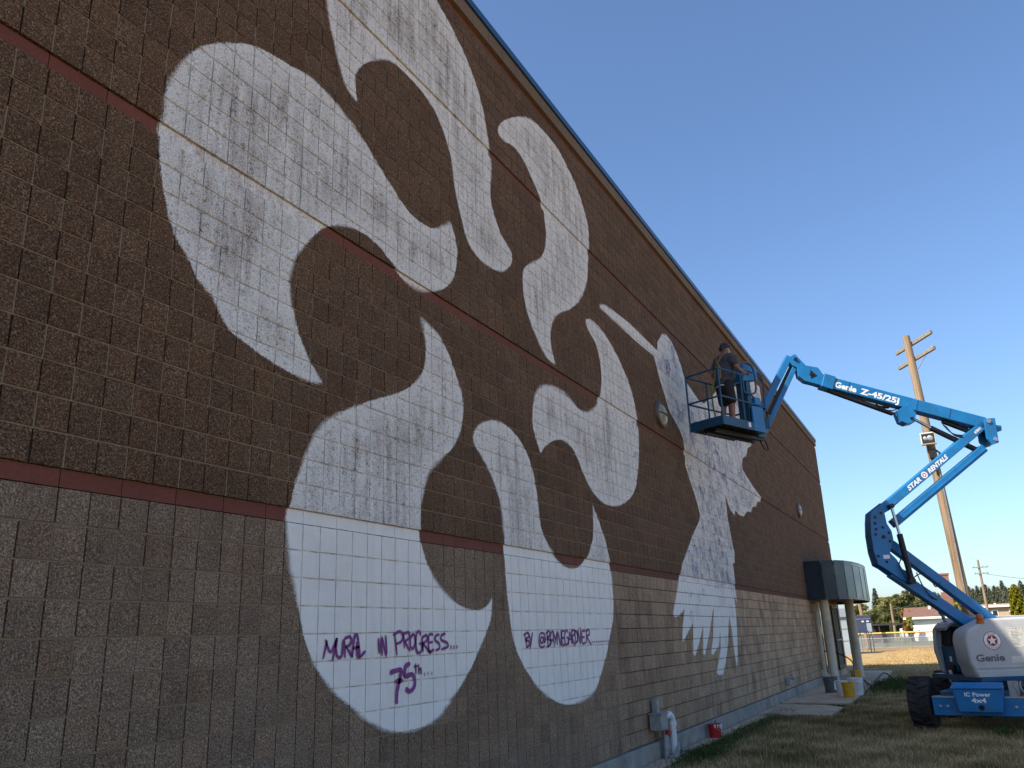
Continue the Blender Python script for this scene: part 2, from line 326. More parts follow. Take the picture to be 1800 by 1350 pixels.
# ------------------------------------------------------------------ the mural's outline (wall metres: x along, z up)
MURAL = [np.array(p) for p in [[(1.094,6.337),(1.187,6.404),(1.297,6.477),(1.415,6.538),(1.544,6.578),(1.683,6.604),(1.815,6.627),(1.929,6.655),(2.033,6.679),(2.145,6.688),(2.278,6.674),(2.42,6.643),(2.552,6.608),(2.664,6.573),(2.763,6.533),(2.86,6.488),(2.953,6.437),(3.043,6.381),(3.139,6.324),(3.253,6.261),(3.375,6.197),(3.482,6.143),(3.559,6.106),(3.62,6.082),(3.688,6.064),(3.773,6.053),(3.867,6.05),(3.956,6.055),(4.032,6.066),(4.103,6.086),(4.182,6.123),(4.281,6.188),(4.39,6.272),(4.484,6.345),(4.523,6.276),(4.569,6.195),(4.6,6.111),(4.611,6.028),(4.607,5.944),(4.592,5.86),(4.57,5.775),(4.538,5.691),(4.487,5.611),(4.414,5.536),(4.323,5.465),(4.225,5.405),(4.119,5.355),(4.005,5.316),(3.894,5.289),(3.787,5.276),(3.683,5.275),(3.586,5.285),(3.502,5.312),(3.424,5.349),(3.342,5.386),(3.253,5.421),(3.16,5.456),(3.063,5.48),(2.963,5.492),(2.859,5.492),(2.759,5.482),(2.66,5.458),(2.563,5.422),(2.478,5.384),(2.409,5.344),(2.35,5.301),(2.292,5.25),(2.232,5.186),(2.173,5.114),(2.121,5.046),(2.076,4.984),(2.037,4.925),(2.005,4.867),(1.98,4.808),(1.96,4.749),(1.948,4.691),(1.945,4.634),(1.949,4.576),(1.959,4.521),(1.975,4.47),(1.997,4.421),(2.021,4.369),(2.044,4.313),(2.069,4.255),(2.099,4.198),(2.135,4.144),(2.178,4.091),(2.224,4.039),(2.278,3.985),(2.337,3.932),(2.387,3.887),(2.32,3.878),(2.241,3.868),(2.151,3.865),(2.048,3.872),(1.935,3.886),(1.825,3.903),(1.717,3.925),(1.612,3.95),(1.522,3.973),(1.453,3.991),(1.398,4.008),(1.349,4.03),(1.303,4.065),(1.264,4.107),(1.231,4.145),(1.209,4.177),(1.194,4.206),(1.17,4.233),(1.129,4.256),(1.08,4.277),(1.033,4.305),(0.993,4.348),(0.955,4.398),(0.919,4.442),(0.885,4.474),(0.852,4.501),(0.822,4.531),(0.796,4.567),(0.774,4.607),(0.751,4.651),(0.729,4.701),(0.707,4.756),(0.686,4.817),(0.666,4.884),(0.646,4.957),(0.63,5.031),(0.616,5.11),(0.605,5.19),(0.6,5.262),(0.605,5.318),(0.615,5.365),(0.623,5.413),(0.622,5.466),(0.619,5.521),(0.62,5.575),(0.628,5.629),(0.642,5.684),(0.662,5.745),(0.691,5.819),(0.727,5.9),(0.767,5.978),(0.81,6.049),(0.857,6.116),(0.909,6.179),(0.963,6.233),(1.021,6.283)],[(2.268,7.806),(2.267,7.696),(2.284,7.597),(2.307,7.506),(2.334,7.426),(2.367,7.354),(2.4,7.282),(2.43,7.204),(2.461,7.126),(2.493,7.057),(2.526,6.997),(2.56,6.946),(2.601,6.904),(2.655,6.874),(2.717,6.854),(2.77,6.838),(2.755,6.892),(2.738,6.956),(2.729,7.019),(2.727,7.075),(2.733,7.128),(2.75,7.185),(2.781,7.244),(2.824,7.307),(2.882,7.374),(2.964,7.455),(3.064,7.543),(3.166,7.618),(3.266,7.673),(3.368,7.716),(3.473,7.742),(3.58,7.748),(3.689,7.736),(3.801,7.717),(3.919,7.696),(4.039,7.666),(4.149,7.623),(4.241,7.56),(4.32,7.483),(4.388,7.402),(4.447,7.319),(4.494,7.233),(4.532,7.141),(4.554,7.04),(4.566,6.934),(4.586,6.832),(4.619,6.738),(4.659,6.648),(4.704,6.556),(4.747,6.452),(4.795,6.346),(4.861,6.259),(4.953,6.2),(5.066,6.161),(5.192,6.139),(5.341,6.137),(5.506,6.154),(5.655,6.188),(5.774,6.244),(5.873,6.317),(5.946,6.391),(5.992,6.459),(6.009,6.526),(5.993,6.587),(5.927,6.634),(5.827,6.673),(5.737,6.719),(5.667,6.777),(5.604,6.842),(5.553,6.916),(5.512,6.999),(5.481,7.091),(5.466,7.196),(5.478,7.318),(5.506,7.453),(5.52,7.592),(5.505,7.73),(5.474,7.87),(5.439,8.007),(5.402,8.143),(5.361,8.276),(5.311,8.398),(5.253,8.505),(5.187,8.601),(5.105,8.695),(5.007,8.79),(4.896,8.883),(4.762,8.972),(4.593,9.063),(4.406,9.148),(4.238,9.215),(4.11,9.256),(3.998,9.28),(3.868,9.292),(3.711,9.308),(3.539,9.312),(3.354,9.261),(3.146,9.13),(2.932,8.954),(2.75,8.772),(2.609,8.588),(2.494,8.398),(2.404,8.224),(2.338,8.072),(2.293,7.932)],[(5.733,8.264),(5.757,8.332),(5.818,8.421),(5.912,8.52),(6.053,8.636),(6.232,8.766),(6.401,8.878),(6.537,8.96),(6.66,9.023),(6.784,9.071),(6.909,9.106),(7.035,9.127),(7.178,9.139),(7.355,9.146),(7.551,9.143),(7.734,9.126),(7.888,9.088),(8.025,9.034),(8.154,8.975),(8.275,8.916),(8.387,8.853),(8.493,8.776),(8.599,8.677),(8.699,8.564),(8.777,8.453),(8.832,8.363),(8.866,8.275),(8.874,8.153),(8.848,7.966),(8.798,7.748),(8.751,7.559),(8.719,7.427),(8.69,7.322),(8.647,7.22),(8.586,7.111),(8.513,7.005),(8.434,6.907),(8.352,6.819),(8.265,6.738),(8.172,6.661),(8.075,6.587),(7.972,6.518),(7.862,6.451),(7.737,6.388),(7.605,6.327),(7.49,6.269),(7.397,6.213),(7.319,6.158),(7.254,6.102),(7.204,6.043),(7.166,5.982),(7.137,5.919),(7.112,5.856),(7.094,5.79),(7.094,5.712),(7.121,5.609),(7.166,5.494),(7.205,5.397),(7.127,5.401),(7.036,5.406),(6.95,5.423),(6.872,5.455),(6.799,5.499),(6.732,5.544),(6.675,5.59),(6.624,5.638),(6.573,5.688),(6.52,5.738),(6.466,5.789),(6.419,5.846),(6.38,5.91),(6.347,5.98),(6.322,6.053),(6.304,6.129),(6.294,6.208),(6.293,6.285),(6.297,6.359),(6.31,6.432),(6.346,6.502),(6.416,6.57),(6.51,6.635),(6.605,6.698),(6.698,6.756),(6.791,6.81),(6.874,6.868),(6.942,6.932),(6.998,7.0),(7.045,7.072),(7.083,7.153),(7.112,7.239),(7.13,7.315),(7.138,7.368),(7.135,7.411),(7.128,7.468),(7.121,7.556),(7.109,7.658),(7.083,7.75),(7.038,7.823),(6.979,7.885),(6.914,7.944),(6.843,8.002),(6.766,8.055),(6.69,8.105),(6.618,8.153),(6.547,8.198),(6.468,8.233),(6.376,8.26),(6.277,8.278),(6.177,8.28),(6.075,8.256),(5.974,8.218),(5.889,8.197),(5.815,8.201),(5.755,8.223)],[(8.532,6.522),(8.581,6.542),(8.645,6.558),(8.726,6.568),(8.834,6.569),(8.961,6.564),(9.086,6.55),(9.201,6.527),(9.312,6.496),(9.422,6.459),(9.529,6.419),(9.633,6.374),(9.737,6.324),(9.841,6.27),(9.946,6.211),(10.052,6.141),(10.167,6.06),(10.284,5.968),(10.386,5.862),(10.468,5.737),(10.535,5.599),(10.582,5.46),(10.606,5.326),(10.611,5.193),(10.602,5.061),(10.583,4.932),(10.552,4.804),(10.505,4.666),(10.438,4.505),(10.358,4.337),(10.275,4.197),(10.199,4.103),(10.12,4.036),(10.028,3.975),(9.922,3.915),(9.803,3.86),(9.671,3.811),(9.519,3.763),(9.355,3.721),(9.192,3.691),(9.028,3.674),(8.864,3.669),(8.717,3.675),(8.591,3.693),(8.479,3.721),(8.375,3.756),(8.275,3.801),(8.183,3.853),(8.101,3.906),(8.036,3.959),(7.981,4.014),(7.921,4.074),(7.849,4.143),(7.771,4.217),(7.69,4.276),(7.604,4.316),(7.515,4.341),(7.428,4.356),(7.345,4.36),(7.264,4.354),(7.182,4.34),(7.1,4.32),(7.018,4.294),(6.938,4.263),(6.859,4.226),(6.782,4.185),(6.716,4.145),(6.664,4.108),(6.622,4.071),(6.587,4.041),(6.562,4.081),(6.533,4.129),(6.502,4.179),(6.466,4.229),(6.429,4.281),(6.404,4.336),(6.395,4.397),(6.397,4.462),(6.407,4.529),(6.422,4.602),(6.446,4.678),(6.478,4.749),(6.518,4.81),(6.568,4.866),(6.63,4.916),(6.711,4.962),(6.805,5.001),(6.905,5.033),(7.004,5.055),(7.109,5.068),(7.22,5.073),(7.345,5.071),(7.477,5.061),(7.602,5.044),(7.711,5.014),(7.813,4.977),(7.912,4.949),(8.011,4.938),(8.109,4.937),(8.208,4.948),(8.31,4.974),(8.414,5.013),(8.513,5.061),(8.608,5.118),(8.699,5.185),(8.778,5.257),(8.844,5.333),(8.899,5.415),(8.941,5.498),(8.968,5.583),(8.982,5.668),(8.988,5.753),(8.988,5.837),(8.98,5.921),(8.961,6.001),(8.93,6.08),(8.889,6.155),(8.832,6.219),(8.748,6.266),(8.65,6.301),(8.57,6.336),(8.521,6.374),(8.489,6.412),(8.474,6.446),(8.477,6.475),(8.497,6.5)],[(3.86,4.969),(3.95,4.953),(4.059,4.933),(4.16,4.903),(4.241,4.862),(4.313,4.811),(4.381,4.748),(4.45,4.665),(4.515,4.569),(4.571,4.481),(4.62,4.413),(4.659,4.353),(4.683,4.285),(4.688,4.204),(4.678,4.116),(4.65,4.025),(4.603,3.929),(4.54,3.831),(4.467,3.743),(4.378,3.67),(4.279,3.607),(4.188,3.546),(4.109,3.488),(4.037,3.432),(3.978,3.369),(3.934,3.295),(3.901,3.213),(3.876,3.134),(3.858,3.059),(3.849,2.986),(3.845,2.915),(3.846,2.845),(3.853,2.775),(3.872,2.705),(3.908,2.629),(3.956,2.552),(4.016,2.477),(4.089,2.406),(4.173,2.337),(4.265,2.276),(4.364,2.225),(4.471,2.182),(4.581,2.149),(4.697,2.128),(4.817,2.117),(4.921,2.115),(4.996,2.122),(5.052,2.137),(5.103,2.158),(5.152,2.186),(5.196,2.219),(5.232,2.248),(5.223,2.179),(5.212,2.098),(5.18,2.015),(5.12,1.932),(5.042,1.847),(4.961,1.764),(4.884,1.683),(4.805,1.603),(4.722,1.529),(4.631,1.461),(4.537,1.397),(4.446,1.338),(4.358,1.281),(4.273,1.228),(4.189,1.184),(4.11,1.152),(4.032,1.129),(3.95,1.111),(3.864,1.095),(3.774,1.085),(3.682,1.082),(3.585,1.089),(3.486,1.102),(3.389,1.122),(3.294,1.148),(3.201,1.179),(3.114,1.214),(3.036,1.253),(2.964,1.295),(2.889,1.34),(2.806,1.385),(2.72,1.432),(2.639,1.483),(2.565,1.537),(2.495,1.596),(2.433,1.657),(2.379,1.724),(2.333,1.794),(2.294,1.864),(2.265,1.932),(2.243,2.0),(2.22,2.068),(2.195,2.136),(2.17,2.204),(2.146,2.272),(2.124,2.338),(2.103,2.405),(2.084,2.476),(2.066,2.557),(2.051,2.643),(2.044,2.726),(2.051,2.802),(2.068,2.876),(2.087,2.946),(2.108,3.011),(2.133,3.072),(2.159,3.134),(2.186,3.2),(2.215,3.266),(2.248,3.331),(2.283,3.396),(2.323,3.459),(2.376,3.521),(2.442,3.579),(2.523,3.636),(2.622,3.696),(2.752,3.762),(2.904,3.832),(3.054,3.898),(3.193,3.957),(3.327,4.012),(3.448,4.064),(3.548,4.113),(3.63,4.159),(3.705,4.209),(3.776,4.266),(3.838,4.328),(3.887,4.392),(3.92,4.457),(3.94,4.523),(3.951,4.591),(3.953,4.661),(3.945,4.733),(3.932,4.8),(3.911,4.862),(3.883,4.92)],[(4.888,3.961),(4.916,4.003),(4.961,4.048),(5.02,4.09),(5.098,4.131),(5.192,4.169),(5.287,4.199),(5.378,4.219),(5.47,4.23),(5.563,4.232),(5.658,4.221),(5.754,4.2),(5.847,4.173),(5.934,4.141),(6.017,4.104),(6.093,4.059),(6.162,4.006),(6.225,3.945),(6.278,3.879),(6.321,3.808),(6.355,3.731),(6.383,3.655),(6.407,3.579),(6.425,3.504),(6.44,3.43),(6.448,3.36),(6.454,3.291),(6.466,3.224),(6.488,3.156),(6.517,3.088),(6.558,3.025),(6.614,2.969),(6.682,2.917),(6.754,2.868),(6.825,2.822),(6.899,2.78),(6.977,2.744),(7.06,2.714),(7.147,2.69),(7.233,2.674),(7.314,2.666),(7.393,2.667),(7.472,2.673),(7.551,2.683),(7.631,2.699),(7.708,2.723),(7.784,2.755),(7.857,2.796),(7.925,2.841),(7.988,2.892),(8.045,2.947),(8.096,3.008),(8.143,3.067),(8.183,3.13),(8.215,3.214),(8.237,3.337),(8.251,3.48),(8.262,3.603),(8.327,3.531),(8.405,3.444),(8.479,3.36),(8.544,3.282),(8.606,3.205),(8.659,3.133),(8.698,3.067),(8.728,3.006),(8.757,2.937),(8.789,2.855),(8.819,2.766),(8.842,2.675),(8.853,2.582),(8.856,2.489),(8.856,2.404),(8.854,2.332),(8.849,2.269),(8.838,2.205),(8.824,2.14),(8.805,2.074),(8.775,2.009),(8.733,1.947),(8.681,1.886),(8.625,1.818),(8.569,1.739),(8.509,1.654),(8.446,1.575),(8.382,1.507),(8.314,1.444),(8.24,1.378),(8.161,1.299),(8.076,1.218),(7.975,1.151),(7.855,1.107),(7.72,1.077),(7.575,1.056),(7.414,1.04),(7.245,1.031),(7.09,1.034),(6.959,1.046),(6.84,1.068),(6.717,1.1),(6.58,1.144),(6.44,1.197),(6.315,1.252),(6.213,1.306),(6.125,1.363),(6.039,1.425),(5.95,1.495),(5.865,1.569),(5.792,1.644),(5.738,1.716),(5.695,1.789),(5.661,1.867),(5.635,1.952),(5.618,2.042),(5.601,2.136),(5.585,2.235),(5.57,2.338),(5.557,2.438),(5.549,2.532),(5.543,2.623),(5.537,2.715),(5.532,2.807),(5.528,2.899),(5.517,2.995),(5.5,3.098),(5.478,3.205),(5.444,3.305),(5.395,3.394),(5.336,3.476),(5.274,3.55),(5.209,3.615),(5.141,3.671),(5.077,3.722),(5.013,3.767),(4.952,3.806),(4.908,3.844),(4.885,3.883),(4.878,3.921)],[(9.155,6.97),(9.357,7.056),(9.804,7.097),(10.615,7.146),(11.4,7.118),(12.21,7.088),(12.267,7.287),(12.659,7.579),(13.011,7.659),(13.372,7.591),(13.657,7.427),(13.887,7.238),(14.095,6.975),(14.567,6.876),(15.059,6.774),(15.55,6.796),(16.427,7.185),(17.72,7.831),(19.39,8.423),(21.919,9.037),(23.144,9.132),(23.184,8.768),(22.657,8.188),(21.875,7.576),(20.875,7.068),(20.539,6.741),(20.013,6.579),(19.74,6.341),(19.157,6.146),(19.013,6.001),(18.989,5.831),(19.577,5.664),(20.339,5.495),(21.166,5.352),(20.934,5.227),(20.441,5.165),(20.203,5.012),(19.729,4.94),(19.422,4.77),(18.924,4.728),(18.433,4.544),(17.925,4.53),(17.537,4.596),(17.409,4.459),(17.044,4.539),(16.834,4.688),(16.676,4.881),(16.661,4.72),(16.661,4.324),(16.729,4.004),(16.855,3.69),(16.94,3.554),(16.853,3.29),(16.665,3.305),(16.677,3.027),(16.66,2.738),(16.713,2.404),(16.472,2.583),(16.481,2.167),(16.345,1.687),(16.193,1.337),(15.993,1.071),(15.906,1.346),(15.916,1.786),(15.828,2.138),(15.731,2.044),(15.43,1.563),(15.098,1.238),(14.751,1.003),(14.383,1.0),(14.253,1.059),(14.499,1.26),(14.801,1.522),(14.869,1.796),(14.617,1.526),(14.106,1.38),(13.999,1.436),(14.231,1.674),(14.575,2.318),(14.025,1.804),(13.534,1.398),(13.413,1.432),(13.601,1.944),(13.211,1.63),(12.844,1.41),(12.735,1.453),(12.921,1.996),(12.52,1.819),(12.177,1.659),(12.117,1.689),(12.241,1.947),(12.443,2.222),(12.037,2.101),(11.815,2.081),(11.71,2.137),(11.967,2.409),(12.241,2.714),(12.533,3.033),(12.955,3.301),(13.412,3.608),(14.08,3.988),(14.176,4.126),(14.017,4.386),(13.827,4.594),(13.67,4.734),(13.415,5.019),(13.493,5.359),(13.447,5.58),(13.22,5.734),(12.644,5.97),(12.421,6.242),(12.188,6.511),(12.02,6.788),(11.962,6.905),(11.44,6.893),(10.805,6.884),(10.155,6.907),(9.617,6.916),(9.147,6.927)]]]
LETTERS = [[(2.506,1.722),(2.549,1.856)],[(2.526,1.864),(2.593,1.768),(2.662,1.871)],[(2.658,1.871),(2.619,1.7)],[(2.667,1.876),(2.656,1.794),(2.677,1.735),(2.728,1.739),(2.743,1.861)],[(2.756,1.869),(2.771,1.72)],[(2.757,1.866),(2.823,1.88),(2.849,1.848),(2.816,1.813),(2.764,1.803)],[(2.783,1.803),(2.867,1.723)],[(2.857,1.72),(2.887,1.876),(2.921,1.89),(2.943,1.814),(2.956,1.72)],[(2.865,1.789),(2.953,1.799)],[(2.917,1.843),(2.936,1.717),(3.035,1.767)],[(3.209,1.866),(3.228,1.738)],[(3.265,1.721),(3.252,1.871),(3.325,1.719),(3.312,1.886)],[(3.445,1.897),(3.48,1.718)],[(3.422,1.884),(3.519,1.915),(3.571,1.879),(3.542,1.829),(3.462,1.812)],[(3.577,1.892),(3.594,1.771)],[(3.571,1.889),(3.653,1.907),(3.671,1.862),(3.594,1.828)],[(3.6,1.828),(3.683,1.743)],[(3.719,1.887),(3.683,1.846),(3.689,1.781),(3.73,1.771),(3.761,1.822),(3.749,1.88),(3.713,1.887)],[(3.853,1.879),(3.822,1.916),(3.779,1.88),(3.773,1.782),(3.809,1.726),(3.864,1.748),(3.877,1.803),(3.828,1.807)],[(3.872,1.859),(3.889,1.731)],[(3.871,1.856),(3.941,1.878),(3.959,1.838),(3.89,1.809)],[(3.896,1.806),(4.015,1.714)],[(4.063,1.883),(3.985,1.874),(3.99,1.738),(4.073,1.752)],[(3.991,1.811),(4.055,1.819)],[(4.168,1.882),(4.108,1.872),(4.094,1.832),(4.16,1.801),(4.165,1.76),(4.099,1.741)],[(4.276,1.888),(4.208,1.875),(4.194,1.834),(4.294,1.808),(4.314,1.77),(4.198,1.749)],[(4.362,1.765),(4.379,1.761)],[(4.417,1.764),(4.435,1.76)],[(4.474,1.766),(4.491,1.762)],[(5.957,1.866),(6.01,1.722)],[(5.928,1.854),(6.035,1.881),(6.06,1.84),(5.97,1.804),(6.074,1.782),(6.051,1.742),(5.981,1.719)],[(6.063,1.873),(6.095,1.798)],[(6.162,1.884),(6.076,1.7)],[(6.459,1.813),(6.388,1.827),(6.362,1.777),(6.412,1.763),(6.459,1.813),(6.464,1.766),(6.5,1.804),(6.465,1.864),(6.372,1.869),(6.325,1.807),(6.337,1.735),(6.406,1.713),(6.471,1.732)],[(6.551,1.88),(6.563,1.713)],[(6.517,1.864),(6.606,1.897),(6.621,1.845),(6.542,1.808),(6.656,1.784),(6.629,1.737),(6.521,1.714)],[(6.618,1.729),(6.656,1.866),(6.733,1.879),(6.717,1.753)],[(6.646,1.789),(6.711,1.792)],[(6.734,1.883),(6.777,1.795)],[(6.845,1.895),(6.733,1.705)],[(6.824,1.729),(6.854,1.878),(6.935,1.722),(6.96,1.912)],[(7.06,1.889),(6.978,1.877),(6.981,1.73),(7.062,1.737)],[(6.98,1.805),(7.049,1.813)],[(7.174,1.87),(7.12,1.902),(7.053,1.835),(7.073,1.732),(7.156,1.748),(7.165,1.807),(7.118,1.808)],[(7.164,1.721),(7.222,1.879),(7.273,1.737)],[(7.186,1.789),(7.258,1.796)],[(7.284,1.897),(7.284,1.732)],[(7.27,1.883),(7.357,1.901),(7.361,1.845),(7.284,1.814),(7.376,1.703)],[(7.394,1.905),(7.382,1.739)],[(7.369,1.896),(7.45,1.868),(7.462,1.784),(7.381,1.735)],[(7.468,1.747),(7.48,1.904),(7.553,1.731),(7.572,1.937)],[(7.716,1.884),(7.613,1.875),(7.616,1.735),(7.719,1.747)],[(7.614,1.805),(7.692,1.813)],[(7.768,1.888),(7.755,1.732)],[(7.741,1.879),(7.849,1.902),(7.865,1.844),(7.782,1.812),(7.907,1.705)],[(7.939,1.736),(7.952,1.752)],[(8.008,1.736),(8.021,1.752)],[(8.077,1.736),(8.09,1.752)],[(8.147,1.736),(8.161,1.753)],[(8.218,1.736),(8.232,1.753)],[(8.29,1.736),(8.303,1.753)],[(8.362,1.736),(8.376,1.753)],[(8.436,1.736),(8.45,1.753)],[(8.51,1.736),(8.524,1.754)]]
NUMBER75 = [[(3.376,1.58),(3.453,1.592),(3.543,1.594),(3.521,1.524),(3.482,1.419),(3.477,1.323)],[(3.454,1.506),(3.572,1.509)],[(3.682,1.641),(3.612,1.622),(3.595,1.551),(3.624,1.54),(3.706,1.552),(3.753,1.511),(3.741,1.443),(3.671,1.413),(3.612,1.441)],[(3.766,1.641),(3.772,1.548)],[(3.736,1.614),(3.802,1.617)],[(3.814,1.636),(3.82,1.546)],[(3.82,1.584),(3.851,1.593),(3.856,1.544)],[(3.906,1.542),(3.915,1.541)],[(3.962,1.545),(3.971,1.545)],[(4.025,1.546),(4.035,1.545)]]
EYE = [[(12.796,7.079),(12.931,7.02),(12.923,6.873),(12.783,6.787),(12.699,6.884),(12.796,7.079)]]
def sdf_exact(X, Z):
    out = np.full(X.shape, -1.0)
    for poly in MURAL:
        lo = poly.min(0)-.6; hi = poly.max(0)+.6
        idx = np.nonzero((X > lo[0]) & (X < hi[0]) & (Z > lo[1]) & (Z < hi[1]))[0]
        for ch in np.array_split(idx, max(1, len(idx)//20000)):
            x = X[ch]; z = Z[ch]; d = np.full(x.shape, 1e9); ins = np.zeros(x.shape, bool)
            for (ax, az), (bx, bz) in zip(poly, np.roll(poly, -1, 0)):
                ex, ez = bx-ax, bz-az; t = np.clip(((x-ax)*ex+(z-az)*ez)/(ex*ex+ez*ez+1e-12), 0, 1)
                d = np.minimum(d, (x-ax-t*ex)**2+(z-az-t*ez)**2)
                cr = ((az > z) != (bz > z)); ins ^= cr & (x < ex*(z-az)/(ez if abs(ez) > 1e-12 else 1e-12)+ax)
            s = np.where(ins, 1, -1)*np.sqrt(d); out[ch] = np.maximum(out[ch], s)
    return np.clip(out, -1, 1)
GL = np.min([p.min(0) for p in MURAL], 0)-.7; GH = np.max([p.max(0) for p in MURAL], 0)+.7; GS = .1
GN = np.ceil((GH-GL)/GS).astype(int)+1
_gx, _gz = np.meshgrid(GL[0]+np.arange(GN[0])*GS, GL[1]+np.arange(GN[1])*GS)
GRID = sdf_exact(_gx.ravel(), _gz.ravel()).reshape(GN[1], GN[0])
def sdf_at(X, Z):
    """signed distance to the painted outline: coarse grid away from the edge, exact near it"""
    i = np.round((X-GL[0])/GS).astype(int); j = np.round((Z-GL[1])/GS).astype(int)
    ok = (i >= 0) & (j >= 0) & (i < GN[0]) & (j < GN[1]); out = np.full(X.shape, -1.0)
    out[ok] = GRID[j[ok], i[ok]]; near = np.nonzero(np.abs(out) < .38)[0]
    if len(near): out[near] = sdf_exact(X[near], Z[near])
    return out

# ------------------------------------------------------------------ the building
U = .2032; XL, XR = -25*U, 35.24; GAP = .011
bld = thing('block_building', 'long brown split-face block building with unfinished white mural on its shaded wall', 'building', (0, 0, 0))
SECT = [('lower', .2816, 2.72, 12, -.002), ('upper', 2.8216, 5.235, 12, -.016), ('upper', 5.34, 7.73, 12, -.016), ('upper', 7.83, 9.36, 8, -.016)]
BANDS = [(2.72, 2.8216), (5.235, 5.34), (7.73, 7.83), (9.36, 9.455)]
cells = []     # kind, x0, x1, z0, z1, y0, rnd, row parity
ncol = int(math.floor((XR-XL)/U))
row = 0
for kind, za, zb, nr, y0 in SECT:
    h = (zb-za)/nr
    for j in range(nr):
        pair = None
        for c in range(ncol+1):
            x0 = XL+c*U; x1 = min(x0+U, XR)
            if x1-x0 < .03: continue
            if (c+row) % 2 == 0 or pair is None: pair = rng.random()          # the two halves of one scored block share a tint
            cells.append((kind == 'upper', x0+GAP/2, x1-GAP/2, za+j*h+GAP/2, za+(j+1)*h-GAP/2, y0, (pair+rng.random()*.12) % 1))
        row += 1
cells = np.array(cells, float)
cx = (cells[:, 1]+cells[:, 2])/2; cz = (cells[:, 3]+cells[:, 4])/2
csd = sdf_at(cx, cz)
# projected size -> the 300 blocks that show largest
d = np.stack([cx-CAM_LOC.x, np.full(len(cx), -CAM_LOC.y), cz-CAM_LOC.z], 1)
fx = d@np.array(CAM_R); fy = d@np.array(CAM_U); fz = d@np.array(CAM_F)
uu = fx/np.maximum(fz, .01)*1458.94; vv = fy/np.maximum(fz, .01)*1458.94
vis = (fz > .1) & (np.abs(uu) < 915) & (np.abs(vv) < 690)
size = np.where(vis, 1.0/np.maximum(fz, .01)**2*np.abs(CAM_LOC.y)/np.linalg.norm(d, axis=1), 0)
order = np.argsort(-size); single = np.zeros(len(cells), bool); single[order[:300]] = True
def block_arrays(cs, m):
    """grid-faced rough blocks; returns verts, quads"""
    N = len(cs); g1 = np.linspace(0, 1, m+1)
    gx, gz = np.meshgrid(g1, g1); gx = gx.ravel(); gz = gz.ravel(); K = len(gx)
    border = (gx == 0) | (gx == 1) | (gz == 0) | (gz == 1)
    X = cs[:, 1:2]+(cs[:, 2:3]-cs[:, 1:2])*gx; Z = cs[:, 3:4]+(cs[:, 4:5]-cs[:, 3:4])*gz
    rough = np.where(cs[:, 0:1] > .5, 1.0, .45)
    tilt = (rng.random((N, 1))-.5)*.004*(gx-.5)+(rng.random((N, 1))-.5)*.004*(gz-.5)
    Y = cs[:, 5:6]+np.where(border, rng.random((N, K))*.0022, -.0005-rng.random((N, K))*.0035)*rough+tilt
    jit = np.where(border, 1, 0); X = X+(rng.random((N, K))-.5)*.003*jit; Z = Z+(rng.random((N, K))-.5)*.003*jit
    loop = [i for i in range(m)]+[(m)+(m+1)*i for i in range(m)]+[(m+1)*(m+1)-1-i for i in range(m)]+[(m+1)*(m-i) for i in range(m)]
    bx, bz, by = X[:, loop], Z[:, loop], np.full((N, len(loop)), .045)
    Vv = np.stack([np.concatenate([X, bx], 1), np.concatenate([Y, by], 1), np.concatenate([Z, bz], 1)], 2)
    q = [(j*(m+1)+i, j*(m+1)+i+1, (j+1)*(m+1)+i+1, (j+1)*(m+1)+i) for j in range(m) for i in range(m)]
    L = len(loop)
    q += [(loop[i], K+i, K+(i+1) % L, loop[(i+1) % L]) for i in range(L)]
    return Vv, np.array(q)
# single blocks: plain ones share twelve meshes for each size, painted ones keep their own outline
cache = {}
for i in np.nonzero(single)[0]:
    c = cells[i]; kind = 'upper' if c[0] > .5 else 'lower'
    plain = csd[i] < -.25
    key = (kind, round(c[4]-c[3], 4), int(rng.integers(0, 12)))
    o0 = Vector((cx[i], c[5], cz[i]))
    if plain and key in cache: me = cache[key]
    else:
        loc = c.copy()[None]; Vv, q = block_arrays(loc, 3 if plain else 6)
        Vv = Vv[0]; s = sdf_at(Vv[:, 0].copy(), Vv[:, 2].copy()); Vl = Vv-np.array(o0)
        tmp = npmesh('block', Vl, q, MAT[kind], None, {'sdf': s, 'rnd': np.full(len(Vl), c[6])}); me = tmp.data
        bpy.data.objects.remove(tmp)
        if plain: cache[key] = me
    o = bpy.data.objects.new('block', me); o.location = o0; link(o, bld)
# the rest of the wall, too many to single out
rest = ~single; edge = np.abs(csd) < .26; far = cx > 17
VV = []; FF = []; AS = []; AR = []; MI = []; base = 0
for sel, m in ((rest & edge, 6), (rest & ~edge & ~far, 3), (rest & ~edge & far, 1)):
    cs = cells[sel]; Vv, q = block_arrays(cs, m); N, K, _ = Vv.shape
    VV.append(Vv.reshape(-1, 3)); FF.append((q[None]+(np.arange(N)*K)[:, None, None]).reshape(-1, 4)+base); base += N*K
    AR.append(np.repeat(cs[:, 6], K)); MI.append(np.repeat(np.where(cs[:, 0] > .5, 0, 1), len(q)))
VV = np.concatenate(VV); FF = np.concatenate(FF); AR = np.concatenate(AR); MI = np.concatenate(MI)
o = npmesh('block_field', VV, FF, [MAT['upper'], MAT['lower']], bld, {'sdf': sdf_at(VV[:, 0].copy(), VV[:, 2].copy()), 'rnd': AR})
o.data.polygons.foreach_set('material_index', MI.astype(np.int32)); o['kind'] = 'stuff'
